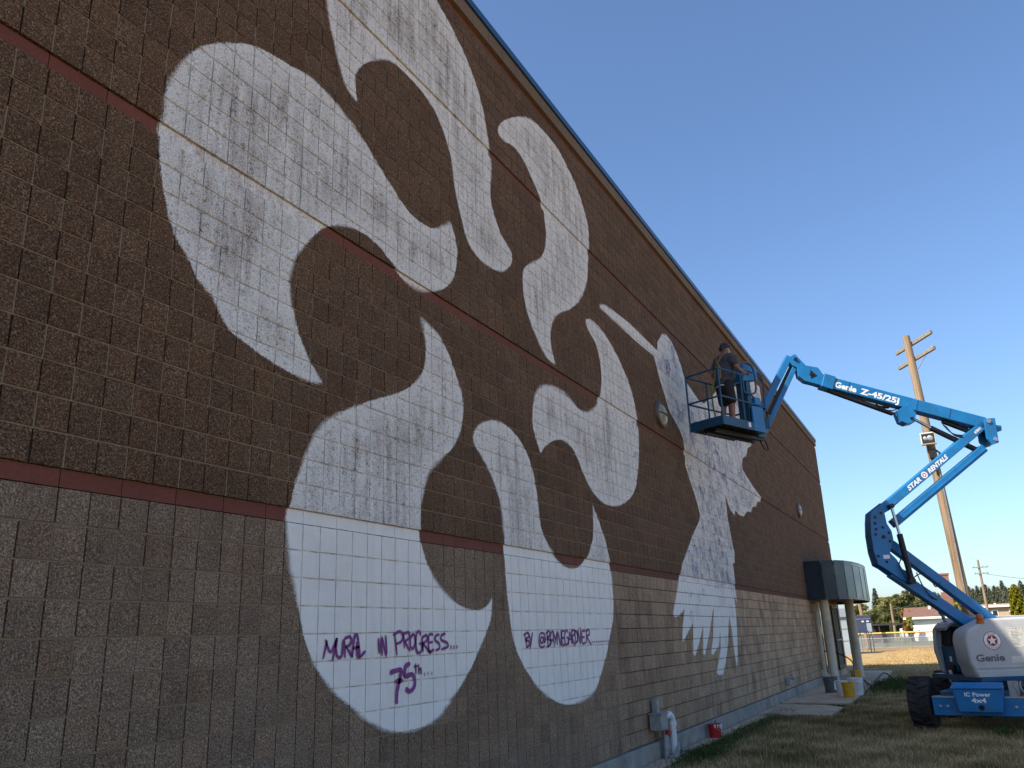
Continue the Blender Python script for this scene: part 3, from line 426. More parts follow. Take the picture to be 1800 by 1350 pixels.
# mortar: a recessed backing, light joints between blocks, dark scores across each block's middle
def grid_strip(x0, x1, z0, z1, y, nx, nz):
    X, Z = np.meshgrid(np.linspace(x0, x1, nx+1), np.linspace(z0, z1, nz+1)); Vv = np.stack([X.ravel(), np.full(X.size, y), Z.ravel()], 1)
    q = [(j*(nx+1)+i, j*(nx+1)+i+1, (j+1)*(nx+1)+i+1, (j+1)*(nx+1)+i) for j in range(nz) for i in range(nx)]
    return Vv, np.array(q)
VV = []; FF = []; base = 0
def addm(Vv, q):
    global base
    VV.append(Vv); FF.append(q+base); base += len(Vv)
row = 0
for kind, za, zb, nr, y0 in SECT:
    h = (zb-za)/nr
    for j in range(nr):
        z = za+j*h
        yj = .02 if j == 0 and kind == 'upper' else y0+(.010 if kind == 'lower' else .008)
        addm(*grid_strip(XL, 9.0, z-GAP/2-.001, z+GAP/2+.001, yj, 300, 1)); addm(*grid_strip(9.0, XR, z-GAP/2-.001, z+GAP/2+.001, .036 if kind == 'lower' else yj, 500, 1))      # older joints past the mural are worn deeper
        for c in range(1, ncol+1):
            x = XL+c*U
            dark = (c+row) % 2 == 1 or (kind == 'lower' and rng.random() < .75)
            addm(*grid_strip(x-GAP/2-.001, x+GAP/2+.001, z+GAP/2, z+h-GAP/2, y0+(.030 if dark else .005), 1, 4))
        row += 1
VV = np.concatenate(VV); FF = np.concatenate(FF)
o = npmesh('mortar', VV, FF, MAT['mortar'], bld, {'sdf': sdf_at(VV[:, 0].copy(), VV[:, 2].copy()), 'rnd': np.zeros(len(VV))}); o['kind'] = 'stuff'
# smooth red band courses, each unit its own piece near the camera
far_units = []
def unit(x0, x1, z0, z1, y, yb=.05): return np.array([[0, x0+.003, x1-.003, z0+.002, z1-.002, y, rng.random()]])
nb = 0
for bi, (za, zb) in enumerate(BANDS):
    x = XL
    while x < XR-.05:
        x1 = min(x+2*U, XR); c = unit(x, x1, za, zb, .006 if bi else .004)
        mid = Vector(((x+x1)/2, 0, (za+zb)/2))
        dd = mid-CAM_LOC; zf = dd.dot(CAM_F); ok = zf > .2 and abs(dd.dot(CAM_R)/zf*1458.94) < 930 and abs(dd.dot(CAM_U)/zf*1458.94) < 700
        nx = 10; Vv, q = grid_strip(c[0, 1], c[0, 2], c[0, 3], c[0, 4], c[0, 5], nx, 4)
        Vb, qb = grid_strip(c[0, 1], c[0, 2], c[0, 3], c[0, 4], .05, 1, 1); n0 = len(Vv); e = [0, nx, n0-1, n0-1-nx]
        Vv = np.concatenate([Vv, Vb]); k = [n0, n0+1, n0+3, n0+2]
        q = np.concatenate([q, [(e[a], k[a], k[(a+1) % 4], e[(a+1) % 4]) for a in range(4)]])
        if ok and bi < 3 and nb < 290:
            o0 = np.array([mid.x, 0, mid.z]); ob = npmesh('band_block', Vv-o0, q, MAT['band'], bld, {'sdf': sdf_at(Vv[:, 0].copy(), Vv[:, 2].copy()), 'rnd': np.full(len(Vv), c[0, 6])})
            ob.location = o0; nb += 1
        else: far_units.append((Vv, q, c[0, 6]))
        x = x1
VV = []; FF = []; AR = []; base = 0
for Vv, q, r0 in far_units: VV.append(Vv); FF.append(q+base); AR.append(np.full(len(Vv), r0)); base += len(Vv)
VV = np.concatenate(VV); o = npmesh('band_course', VV, np.concatenate(FF), MAT['band'], bld, {'sdf': sdf_at(VV[:, 0].copy(), VV[:, 2].copy()), 'rnd': np.concatenate(AR)}); o['kind'] = 'stuff'
# core behind the veneer, corbelled cap course, blue coping, footing
mb = MB(); mb.span((XL, .03, 0), (XR-.012, 26, 9.45)); core = mb.build('wall_core', MAT['soffit'], bld)
# returns of block at the far corner
ret = []
for kind, za, zb, nr, y0 in SECT:
    h = (zb-za)/nr
    for j in range(nr):
        for c in range(6):
            ret.append((kind == 'upper', y0+.004+c*.2+GAP/2*(c > 0), y0+.004+(c+1)*.2-GAP/2, za+j*h+GAP/2, za+(j+1)*h-GAP/2, y0, rng.random()))
ret = np.array(ret, float); Vv, q = block_arrays(ret, 3); N, K, _ = Vv.shape; Vv = Vv.reshape(-1, 3)
Vr = np.stack([XR-.002-Vv[:, 1]*1.6, Vv[:, 0], Vv[:, 2]], 1); Fr = (q[None]+(np.arange(N)*K)[:, None, None]).reshape(-1, 4)
o = npmesh('corner_blocks', Vr, Fr, [MAT['upper'], MAT['lower']], bld, {'sdf': np.full(len(Vr), -1.), 'rnd': np.repeat(ret[:, 6], K)})
o.data.polygons.foreach_set('material_index', np.repeat(np.where(ret[:, 0] > .5, 0, 1), len(q)).astype(np.int32)); o['kind'] = 'stuff'
x = XL; k = 0
while x < XR:
    x1 = min(x+2*U, XR+.04); mb = MB(); mb.span((x+.003, -.056, 9.457), (x1-.003, .2, 9.665))
    ob = mb.build('cap_block', MAT['cap'], bld, bevel=.004)
    for nme, v in (('sdf', -1.0), ('rnd', rng.random())):
        a = ob.data.attributes.new(nme, 'FLOAT', 'POINT'); a.data.foreach_set('value', [v]*len(ob.data.vertices))
    x = x1
x = XL
while x < XR+.06:
    x1 = min(x+3.05, XR+.09); mb = MB()
    mb.prism([(x+.002, -.085, 9.668), (x+.002, -.085, 9.775), (x+.002, -.07, 9.79), (x+.002, .45, 9.79), (x+.002, .45, 9.668)], (x1-x-.004, 0, 0))
    mb.build('coping', MAT['coping'], bld, bevel=.004); x = x1
mb = MB(); mb.span((XL, .45, 9.40), (XR-.05, 26, 9.60)); mb.build('roof', MAT['footing'], bld)
x = XL
while x < XR:
    x1 = min(x+4.6, XR+.03); mb = MB(); mb.span((x+.004, -.055, -.25), (x1-.004, .1, .268)); mb.build('footing', MAT['footing'], bld, bevel=.008); x = x1

# hand-sprayed lettering and marker lines on the wall: thin paint ribbons following the face
def ribbons(name, lines, wd, mat, y, jitter=.15, sub=4, taper=True):
    v = []; f = []
    for ln in lines:
        p = [Vector((a, 0, b)) for a, b in ln]; p = curve_pts(p, sub) if len(p) > 2 else [p[0].lerp(p[1], t/3) for t in range(4)]
        b0 = len(v)
        for i, q in enumerate(p):
            d = (p[min(i+1, len(p)-1)]-p[max(i-1, 0)]); d = d.normalized() if d.length > 1e-6 else Vector((1, 0, 0)); nrm = Vector((-d.z, 0, d.x))
            ww = wd/2*(1+random.uniform(-jitter, jitter))*(.55 if taper and i in (0, len(p)-1) else 1)
            v.append((q.x+nrm.x*ww, y, q.z+nrm.z*ww)); v.append((q.x-nrm.x*ww, y, q.z-nrm.z*ww))
        f += [(b0+2*i, b0+2*i+1, b0+2*i+3, b0+2*i+2) for i in range(len(p)-1)]
    return pydata(name, v, f, mat, bld)
i0 = 0
for cnt in (3, 1, 3, 2, 1, 1, 1, 2, 3, 1, 1, 3, 2, 1, 1, 1, 1, 1, 2, 2, 1, 2, 2, 2, 1, 2, 1, 2, 2, 2, 1, 2, 2)+(1,)*9:      # strokes in each sprayed letter or dot
    ls = LETTERS[i0:i0+cnt]; dot = cnt == 1 and len(ls[0]) == 2 and math.dist(*ls[0]) < .08
    ribbons('letter', ls, (.034 if i0 < 40 else .026) if dot else .027, MAT['purple'], -.0085, .1 if dot else .15, 4, not dot); i0 += cnt
i0 = 0
for cnt in (2, 1, 2, 2, 1, 1, 1):
    ls = NUMBER75[i0:i0+cnt]; dot = i0 > 6; ribbons('letter', ls, .042 if i0 < 3 else (.03 if dot else .022), MAT['purple'], -.0088, .12, 4, not dot); i0 += cnt
ribbons('painted_eye', EYE, .022, MAT['purple'], -.030)
bird = MURAL[6]; lo = bird.min(0); hi = bird.max(0); sc = []
tries = 0
while len(sc) < 560 and tries < 9000:
    tries += 1; x = random.uniform(lo[0]+1.2, hi[0]); z = random.uniform(1.55, hi[1]-.1)
    if z < 2.75 and random.random() < .82: continue
    if sdf_at(np.array([x]), np.array([z]))[0] < .10: continue
    k = random.random(); a = random.uniform(.09, .22); b = random.uniform(.05, .13)
    if k < .6: ln = [(x-a*.5, z-b), (x-a*.35, z+b*.4), (x, z+b*.7), (x+a*.35, z+b*.3), (x+a*.5, z-b*1.1)]
    elif k < .85: ln = [(x-a*.6, z+b), (x-a*.1, z+b*.2), (x+a*.1, z-b), (x+a*.5, z-b*1.6)]
    else: ln = [(x, z+b), (x+a*.4, z+b*.5), (x+a*.3, z-b*.4), (x-a*.2, z-b*.6), (x-a*.2, z+b*.1)]
    sc.append(ln)
o = ribbons('scribble_lines', sc, .018, MAT['scrib'], -.0285, .4); o['kind'] = 'stuff'

# entrance canopy with its columns
CX0, CX1, CYN, CZ0, CZ1 = 27.2, 34.8, -.56, 2.70, 3.94
plan = [(CX0, 0.0), (CX0, CYN)]
for i in range(1, 10):
    t = math.pi*i/10; plan.append(((CX0+CX1)/2-(CX1-CX0)/2*math.cos(t), CYN-.95*math.sin(t)**.8))
plan += [(CX1, CYN), (CX1, 0.0)]
mb = MB(); mb.prism([(x, y if y < -.01 else -.02, CZ0+.10) for x, y in plan], (0, 0, CZ1-CZ0-.16)); can = mb.build('canopy', MAT['soffit'], bld)
for (ax, ay), (bx, by) in zip(plan[:-1], plan[1:]):
    a = Vector((ax, ay if ay < -.01 else -.02, 0)); b = Vector((bx, by if by < -.01 else -.02, 0)); d = (b-a).normalized(); nr = Vector((d.y, -d.x, 0))
    if nr.y > 0 and abs(nr.y) > .2: nr = -nr
    if ax == bx == CX0: nr = Vector((-1, 0, 0))
    if ax == bx == CX1: nr = Vector((1, 0, 0))
    a2 = a+d*.004; b2 = b-d*.004; mb = MB()
    mb.prism([a2+Vector((0, 0, CZ0)), b2+Vector((0, 0, CZ0)), b2+nr*.03+Vector((0, 0, CZ0)), a2+nr*.03+Vector((0, 0, CZ0))], (0, 0, CZ1-CZ0))
    mb.build('panel', MAT['navy'], can, bevel=.003)
    mb = MB()
    for zz, hh in ((CZ1-.10, .03), (CZ0+.05, .025), (CZ1-.006, .04)):
        mb.prism([a2+nr*.028+Vector((0, 0, zz)), b2+nr*.028+Vector((0, 0, zz)), b2+nr*.045+Vector((0, 0, zz)), a2+nr*.045+Vector((0, 0, zz))], (0, 0, hh))
    mb.build('trim', MAT['navy'], can)
    mb = MB(); mb.tube([b2+nr*.03+Vector((0, 0, CZ0+.08)), b2+nr*.03+Vector((0, 0, CZ1-.11))], .012, 6); mb.build('seam', MAT['navy'], can)
for x, y in ((27.55, -.46), (31.6, -.84), (34.4, -.46)):
    mb = MB(); mb.lathe((x, y, .06), [(.16, 0), (.16, .04), (.128, .06), (.125, 2.62), (.14, 2.64), (.14, 2.78)], 24); mb.build('column', MAT['cream'], can, True)
mb = MB(); mb.tube([(28.05, -.10, .35), (28.05, -.10, 2.68)], .07, 10); mb.box((28.05, -.10, 2.5), (.26, .2, .28)); mb.tube([(28.45, -.07, .4), (28.45, -.07, 2.6)], .035, 8)
mb.tube([(28.05, -.10, .4), (28.05, -.13, .3), (28.05, -.3, .2)], .07, 10); mb.build('downspout', MAT['cream'], bld, True)
mb = MB(); mb.box((28.1, -.07, .38), (.45, .12, .22)); mb.box((28.4, -.08, 1.75), (.2, .1, .25)); mb.build('junction_box', MAT['cream'], bld, bevel=.01)
mb = MB()
for z in (1.05, 1.45): mb.tube([(28.75, -.09, z), (29.2, -.09, z)], .015, 6)
mb.tube([(28.75, -.09, 1.05), (28.75, -.09, 1.45)], .015, 6); mb.tube([(29.2, -.09, 1.05), (29.2, -.09, 1.45)], .015, 6); mb.build('wall_bracket', MAT['black'], bld)
# glazed door and side window under the canopy
def glazed(name, x0, x1, z0, z1, nx, bars=()):
    mb = MB(); e = .07
    mb.span((x0, -.07, z0), (x0+e, -.018, z1)); mb.span((x1-e, -.07, z0), (x1, -.018, z1)); mb.span((x0+e, -.07, z1-e), (x1-e, -.018, z1)); mb.span((x0+e, -.07, z0), (x1-e, -.018, z0+.16))
    fr = mb.build(name, MAT['frame'], bld, bevel=.004)
    wd = (x1-x0-2*e)/nx
    for i in range(nx):
        mb = MB(); mb.span((x0+e+i*wd+.02, -.045, z0+.16), (x0+e+(i+1)*wd-.02, -.03, z1-e)); mb.build('pane', MAT['glass'], fr)
        if i: mb = MB(); mb.span((x0+e+i*wd-.02, -.068, z0+.16), (x0+e+i*wd+.02, -.02, z1-e)); mb.build('mullion', MAT['steel'], fr)
    for z in bars: mb = MB(); mb.span((x0+.02, -.12, z-.03), (x1-.02, -.072, z+.03)); mb.build('push_bar', MAT['steel'], fr, bevel=.008)
glazed('door', 32.5, 34.3, .27, 2.62, 4, (1.35,))
glazed('window', 28.95, 30.3, .35, 2.5, 2)
mb = MB(); mb.span((32.4, -.10, .06), (34.4, -.06, .27)); mb.build('threshold', MAT['concrete'], bld)

# ------------------------------------------------------------------ things on the wall
def wall_light(x, z, label, s=1.0):
    t = thing('wall_light', label, 'wall light', (x, -.03, z), 'oval bulkhead lights on the wall')
    def ell(rx, rz, y0, prof, mat, nm, k=28):
        v = []; f = []
        for r, h in prof:
            for q in range(k): a = 2*math.pi*q/k; v.append((x+rx*r*math.cos(a), y0-h, z+rz*r*math.sin(a)))
        for i in range(len(prof)-1):
            for q in range(k): f.append((i*k+q, i*k+(q+1) % k, (i+1)*k+(q+1) % k, (i+1)*k+q))
        f.append(tuple(range((len(prof)-1)*k, len(prof)*k))); mb = MB(); mb.add(v, f); return mb.build(nm, mat, t, True)
    ell(.31*s, .25*s, -.01, [(1, -.02), (1, .05), (.93, .075), (.86, .08), (.84, .05)], MAT['light_ring'], 'housing')
    ell(.265*s, .205*s, -.05, [(1, 0), (.97, .03), (.8, .055), (.5, .07), (.15, .077), (.02, .078)], MAT['lens'], 'lens')
    mb = MB(); mb.tube(curve_pts([(x-.29*s, -.07, z), (x-.18*s, -.12, z), (x, -.145, z), (x+.18*s, -.12, z), (x+.29*s, -.07, z)], 4), .012, 6); mb.build('guard_bar', MAT['light_ring'], t, True)
wall_light(11.97, 5.74, 'oval wall light with cloudy lens beside the bird mural, the nearer one', 1.0)
wall_light(27.7, 5.77, 'small oval wall light high on the bare brown wall past the bird', 1.0)

t = thing('utility_box', 'grey electrical box with upright conduit and capped white pipe at the wall foot', 'utility box', (10.2, -.06, 0))
mb = MB(); mb.span((9.92, -.22, .45), (10.24, -.035, .68)); mb.build('box', MAT['steel'], t, bevel=.008)
mb = MB(); mb.span((9.90, -.24, .675), (10.26, -.03, .69)); mb.build('lid', MAT['steel'], t, bevel=.003)
mb = MB(); mb.span((10.08, -.12, .69), (10.19, -.035, .87)); mb.tube([(10.23, -.08, .69), (10.23, -.08, .89)], .018, 8); mb.build('conduit', MAT['steel'], t, bevel=.004)
mb = MB(); mb.tube(curve_pts([(10.23, -.16, .60), (10.33, -.20, .64), (10.41, -.22, .58), (10.43, -.22, .45), (10.44, -.22, 0)], 5), .055, 12)
mb.lathe((10.43, -.22, .47), [(.066, 0), (.066, .07)], 12); mb.build('pipe', MAT['plastic_white'], t, True)
mb = MB(); mb.tube([(10.29, -.14, .45), (10.29, -.14, 0)], .05, 10); mb.lathe((10.29, -.14, .17), [(.062, 0), (.062, .03)], 10); mb.lathe((10.29, -.14, .08), [(.062, 0), (.062, .04)], 10); mb.build('pipe', MAT['steel'], t, True)
mb = MB(); mb.box((10.27, -.20, .40), (.12, .06, .06)); mb.box((10.21, -.21, .385), (.05, .02, .02)); mb.build('valve', MAT['plastic_red'], t, bevel=.006)
mb = MB(); mb.tube(curve_pts([(10.23, -.25, .10), (10.33, -.30, .16), (10.45, -.29, .22), (10.51, -.24, .25)], 4), .014, 6); mb.tube(curve_pts([(10.21, -.22, .06), (10.33, -.31, .13), (10.47, -.28, .19), (10.51, -.2, .2)], 4), .014, 6); mb.build('strap', MAT['steel'], t)
t = thing('hose_bib', 'small grey faucet box on the lower wall between bird tail and entrance', 'faucet', (21.45, -.02, .5))
mb = MB(); mb.span((21.32, -.12, .40), (21.58, -.01, .60)); mb.build('cover', MAT['steel'], t, bevel=.01)
mb = MB(); mb.tube([(21.45, -.1, .56), (21.45, -.2, .58), (21.45, -.24, .52)], .03, 8); mb.lathe((21.45, -.16, .62), [(.01, 0), (.05, .01), (.05, .03), (.01, .04)], 10); mb.build('tap', MAT['steel'], t, True)

# ------------------------------------------------------------------ pails and buckets
def pail(name, x, y, r, h, mat, label, cat='bucket', lab=None, z=.0, group=None, drips=None, lid=None, rib=True):
    t = thing(name, label, cat, (x, y, z), group)
    prof = [(r*.86, 0), (r*.98, h*.80)]
    if rib: prof += [(r*1.06, h*.80), (r*1.06, h*.83), (r*.98, h*.84), (r*.99, h*.93)]
    prof += [(r*1.05, h*.94), (r*1.05, h), (r*.97, h), (r*.95, h*.9), (r*.84, h*.06), (.001, h*.05)]
    mb = MB(); mb.lathe((x, y, z), prof, 28); mb.build('shell', mat, t, True)
    mb = MB(); pts = [(x-r*1.06*math.cos(a), y-r*1.07*math.sin(a)*.98-.004, z+h*.86-math.sin(a)*h*.42) for a in [math.pi*i/10 for i in range(11)]]
    mb.tube(pts, .004, 6); mb.build('handle', MAT['steel'], t, True)
    if lab:
        v = []; f = []; n = 7
        for i in range(n+1):
            a = lab[1]+(i/n-.5)*lab[2]
            for q in (.2, .72): rr = r*(.86+.12*q/.8)+.003; v.append((x+rr*math.cos(a), y+rr*math.sin(a), z+h*q))
        f = [(2*i, 2*i+2, 2*i+3, 2*i+1) for i in range(n)]; mb = MB(); mb.add(v, f); mb.build('paper_label', lab[0], t)
    if lid: mb = MB(); mb.lathe((x, y, z+h), [(r*1.07, -.02), (r*1.07, .012), (r*.95, .014), (r*.93, .006), (.001, .006)], 28); mb.build('lid', lid, t, True)
    if drips:
        for k in range(5):
            a = math.pi+.3+k*.42; mb = MB(); ln = h*random.uniform(.2, .62); rr = r*1.0
            mb.tube([(x+rr*1.05*math.cos(a), y+rr*1.05*math.sin(a), z+h*.99), (x+rr*1.03*math.cos(a), y+rr*1.03*math.sin(a), z+h*.9), (x+(rr*.97)*math.cos(a+.05), y+(rr*.97)*math.sin(a+.05), z+h-ln)], [.016, .014, .007], 6); mb.build('paint_drip', drips, t, True)
    return t
pail('paint_pail', 12.95, -.20, .115, .22, MAT['plastic_red'], 'red paint pail with white drips standing below the wall', 'pail', None, .036, None, MAT['white_print'], rib=False)
mb = MB(); mb.tube([(12.90, -.20, .20), (12.83, -.26, .33)], .012, 8); mb.box((12.92, -.19, .17), (.02, .06, .10)); br = mb.build('paint_brush', MAT['arm_wood']); tag(br, 'wooden paint brush sticking up out of the red pail', 'brush')
pail('bucket', 23.5, -.85, .20, .42, MAT['plastic_grey'], 'dark grey bucket with white label in front of the nearer column', 'bucket', (MAT['white_print'], math.radians(232), .7), .062)
pail('bucket', 22.35, -1.28, .17, .38, MAT['plastic_white'], 'white bucket half hidden behind the yellow bucket on the apron', 'bucket', None, .062)
pail('bucket', 21.75, -1.50, .16, .37, MAT['plastic_yellow'], 'yellow bucket standing in front of two white buckets', 'bucket', (MAT['white_print'], math.radians(290), .9), .062)
pail('bucket', 22.55, -1.60, .19, .42, MAT['plastic_white'], 'large white bucket with lid and dark print, right of the yellow one', 'bucket', (MAT['label_paper'], math.radians(215), 1.1), .062, None, None, MAT['plastic_white'])
pail('bucket', 28.7, -1.0, .17, .36, MAT['plastic_yellow'], 'yellow bucket behind and above the lidded white bucket', 'bucket', None, .062)
mb = MB(); mb.tube(curve_pts([(24.9, -1.6, .30), (25.3, -1.75, .14), (25.9, -1.9, .30), (26.6, -2.05, .42), (27.2, -2.25, .20), (27.4, -2.5, .03)], 6), .022, 8)
hz = mb.build('hose', MAT['black'], None, True); tag(hz, 'black hose arching out of the buckets over the weeds', 'hose')
mb = MB(); mb.tube(curve_pts([(28.6, -.12, 1.05), (28.9, -.4, 1.0), (28.6, -.9, .75), (27.4, -1.1, .45), (26.0, -1.2, .20), (25.0, -1.22, .09)], 8), .02, 8)
cz_ = mb.build('cable', MAT['black'], None, True); tag(cz_, 'black cable running from the wall box down past the nearer column', 'cable')

# ------------------------------------------------------------------ boom lift
T0 = Vector((15.8, -4.68, 0)); BU = Vector((-.42261826, .90630779, 0)); BN = Vector((-.90630779, -.42261826, 0)); ZZ = Vector((0, 0, 1))
lift = thing('boom_lift', 'blue articulated boom lift with grey engine cowls parked on the lawn', 'boom lift', tuple(T0))
L = {'boom_top':[(2.025,6.729),(-0.684,5.644)],'boom_bot':[(2.061,6.486),(-0.457,5.526)],'collar':[(2.237,6.753),(2.05,6.717),(2.115,6.449),(2.315,6.486)],'bracket':[(0.854,5.961),(0.601,6.109),(0.49,5.877),(0.552,5.701),(0.702,5.677),(0.805,5.734)],'rod':[(0.565,5.839),(0.204,5.596)],'barrel':[(0.204,5.596),(-0.292,5.284)],'barrel2':[(-0.068,5.728),(-0.556,5.493)],'mast':[(-0.805,5.696),(-1.018,5.704),(-0.994,5.199),(-0.857,5.159),(-0.779,5.286),(-0.789,5.493)],'tab':[(-1.068,5.589),(-1.182,5.57),(-1.168,5.466),(-1.056,5.445)],'pins':[(-0.873,5.641),(-0.941,5.266)],'arm_top':[(1.332,4.17),(-0.785,5.684)],'arm_bot':[(1.169,4.09),(-0.802,5.476)],'par_top':[(1.196,3.867),(-0.664,5.158)],'par_bot':[(1.212,3.646),(-0.802,5.071)],'knuckle':[(1.72,3.935),(1.402,4.144),(1.264,4.091),(1.174,4.134),(1.33,3.974),(1.469,3.906),(1.458,3.703),(1.392,3.554),(1.383,3.39),(1.456,3.23),(1.489,3.141),(1.385,3.012),(1.309,2.83),(1.16,2.739),(1.127,2.646),(1.198,2.543),(1.378,2.639),(1.644,2.862),(1.749,2.928),(1.79,3.172),(1.791,3.498),(1.759,3.752)],'kpins':[(1.542,3.909),(1.668,3.831),(1.687,3.713),(1.709,3.503),(1.567,3.448),(1.452,3.52),(1.455,3.36),(1.552,3.63),(1.688,3.599),(1.585,2.975),(1.728,3.088)],'ktab':[(1.834,3.28),(1.758,3.268),(1.761,3.214),(1.828,3.225)],'klabel':[(1.573,3.069)],'f1_top':[(1.337,3.341),(-0.35,1.878)],'f1_bot':[(1.409,3.235),(-0.019,1.891)],'f2_top':[(1.116,2.613),(0.153,1.897)],'f2_bot':[(1.273,2.531),(0.43,1.822)],'cyl':[(1.358,4.02),(1.293,3.479),(1.216,2.597)],'jib':[(2.833,7.243),(3.629,5.945)],'jib2':[(2.711,7.055),(3.46,5.776)],'jknuckle':[(2.889,7.199),(2.721,7.28),(2.656,7.187),(2.536,7.02),(2.293,6.961),(2.191,6.772),(2.253,6.557),(2.399,6.619),(2.596,6.683),(2.709,6.798),(2.723,6.983),(2.807,7.029)],'text1':[(2.042,6.519),(0.831,6.06)],'text2':[(0.92,4.341),(0.019,5.019)],'num':[(-0.706,5.51)],'cowl':[(0.654,1.654),(0.231,1.854),(-0.425,1.859),(0.702,1.509),(0.661,0.854),(-0.098,0.799)],'cowltxt':[(0.596,1.13),(0.055,1.111)],'star':[(0.246,1.483)],'decal':[(-0.039,1.706),(-0.05,1.375)]}
def BP(s, z, o=0): return T0+BU*s+BN*o+ZZ*z
def plate(nm, poly, o0, o1, mat=MAT['lift_blue'], par=lift, bevel=.006):
    mb = MB(); mb.prism([BP(s, z, o0) for s, z in poly], BN*(o1-o0)); return mb.build(nm, mat, par, bevel=bevel)
def beam(nm, a, b, h, wd, o=0, mat=MAT['lift_blue'], par=lift, bevel=.012):
    A, B = BP(*a, o), BP(*b, o); d = (B-A); ln = d.length; d.normalize(); up = BN.cross(d).normalized()
    mb = MB(); mb.box((A+B)/2, (ln, h, wd), (d, up, BN)); return mb.build(nm, mat, par, bevel=bevel)
def rodp(nm, a, b, r, o=0, mat=MAT['black'], par=lift, k=14):
    mb = MB(); mb.tube([BP(*a, o), BP(*b, o)], r, k); return mb.build(nm, mat, par, True)
def mid2(a, b): return ((a[0]+b[0])/2, (a[1]+b[1])/2)
def pin(p, o0, o1, r, par, mat=MAT['black']):
    mb = MB(); mb.tube([BP(*p, o0), BP(*p, o1)], r, 14); return mb.build('pin', mat, par, True)
def text(nm, s, pos, xdir, ydir, size, mat, par, bold=.0, shear=0., width=None, extr=.0015):
    vs_, fs = glyphs(s, bold, shear)
    x0 = min(v.x for v in vs_); x1 = max(v.x for v in vs_); kx = (width/(x1-x0)) if width else size
    mb = MB(); mb.add([Vector(pos)+xdir*((v.x-x0)*kx)+ydir*(v.y*size) for v in vs_], fs)
    o0 = Vector((0, 0, 0)); q = par
    while q is not None: o0 = o0+q.location; q = q.parent
    return pydata(nm, [Vector(x)-o0 for x in mb.v], mb.f, mat, par)
# main boom
A = mid2(L['boom_top'][0], L['boom_bot'][0]); B = (-.84, 5.62); hb = .24
ax_d = Vector((B[0]-A[0], B[1]-A[1])).normalized(); boom = beam('main_boom', A, B, hb, .24, 0)
beam('collar', (A[0]+.20, A[1]+.075), (A[0]-.02, A[1]-.01), .29, .29, 0, MAT['lift_blue'], boom)
beam('extension_tube', (2.62, 6.90), (1.6, 6.43), .18, .17, 0, MAT['lift_blue'], boom)
beam('underside_shade', (A[0]+.1, A[1]-.125), (.9, 5.92), .05, .12, 0, MAT['black'], boom, .004)  # black strip that puts the shade under the boom into colour
xd = (BP(*B)-BP(*A)).normalized(); yd = BN.cross(xd); yd = yd if yd.z > 0 else -yd
st = BP(A[0], A[1], .1225)+xd*.04-yd*.075
text('lettering', 'Genie', st, xd, yd, .165, MAT['white_print'], boom, .04, .0, .44)
text('lettering', 'Z-45/25J', st+xd*.52, xd, yd, .165, MAT['white_print'], boom, .036, .0, .78)
plate('bracket', L['bracket'], -.13, .13, par=boom); pin((.60, 5.78), -.16, .16, .03, boom)
rodp('cylinder_rod', L['rod'][0], L['rod'][1], .03, 0, MAT['chrome'], boom); rodp('cylinder_barrel', L['barrel'][0], (-.62, 5.10), .055, 0, MAT['black'], boom)
rodp('cylinder_barrel', L['barrel2'][0], L['barrel2'][1], .05, -.02, MAT['black'], boom)
mb = MB()
for k in range(3): mb.tube(curve_pts([BP(-.05, 5.60+k*.03, .1-.05*k), BP(-.2, 5.38+k*.04, .12-.05*k), BP(-.45, 5.35+k*.03, .1-.05*k), BP(-.75, 5.40, .05)], 6), .012, 6)
mb.tube(curve_pts([BP(1.25, 6.12, .1), BP(1.05, 5.98, .11), BP(.86, 5.98, .1)], 6), .012, 6); mb.build('hose', MAT['black'], boom, True)
xq = (BP(*B)-BP(*A)).normalized(); yq = BN.cross(xq); yq = yq if yq.z > 0 else -yq
for k in range(3):
    mb = MB(); p0 = BP(A[0], A[1], .0)+BN*(.04-.05*k)-yq*.165; mb.tube(curve_pts([p0+xq*.05, p0+xq*.6-yq*.02, p0+xq*1.0-yq*.035, p0+xq*1.22+yq*.01], 5), .013, 6); mb.build('hose', MAT['black'], boom, True)
for q_ in (.32, 1.7, 2.35):
    mb = MB(); mb.box(BP(A[0], A[1], .1225)+xq*q_*1.0-yq*.02, (.012, .235, .004), (xq, yq, BN)); mb.build('weld_seam', MAT['lift_dark'], boom)
# mast plates at the top of the folding arms
mast = plate('mast', L['mast'], .13, .175); plate('mast', L['mast'], -.175, -.13)
plate('mast_web', [(-.80, 5.66), (-1.0, 5.67), (-1.02, 5.62), (-.98, 5.25), (-.93, 5.25), (-.95, 5.6), (-.80, 5.6)], -.13, .13, MAT['lift_dark'])
plate('tab', L['tab'], -.05, .05)
for q in L['pins']: pin(q, -.2, .2, .042, mast, MAT['steel'])
# second arm pair
def arm_from(top, bot, nm, wd, ext0=(0, 0), ext1=(0, 0), mat=MAT['lift_blue'], o=0):
    a = mid2(top[0], bot[0]); b = mid2(top[1], bot[1]); d = Vector((b[0]-a[0], b[1]-a[1])).normalized(); h = abs((top[0][0]-a[0])*-d.y+(top[0][1]-a[1])*d.x)+abs((top[1][0]-b[0])*-d.y+(top[1][1]-b[1])*d.x)
    return beam(nm, (a[0]-d.x*ext0[0], a[1]-d.y*ext0[0]), (b[0]+d.x*ext1[0], b[1]+d.y*ext1[0]), h, wd, o, mat), a, b, h
arm2, a, b, h2 = arm_from(L['arm_top'], L['arm_bot'], 'upper_arm', .24, (.12, 0), (.05, 0))
xd = (BP(*b)-BP(*a)).normalized(); yd = BN.cross(xd); yd = yd if yd.z > 0 else -yd
s0 = BP(*a, .123)+xd*.40-yd*.045
text('lettering', 'STAR', s0, xd, yd, .125, MAT['white_print'], arm2, .04, .25, .34)
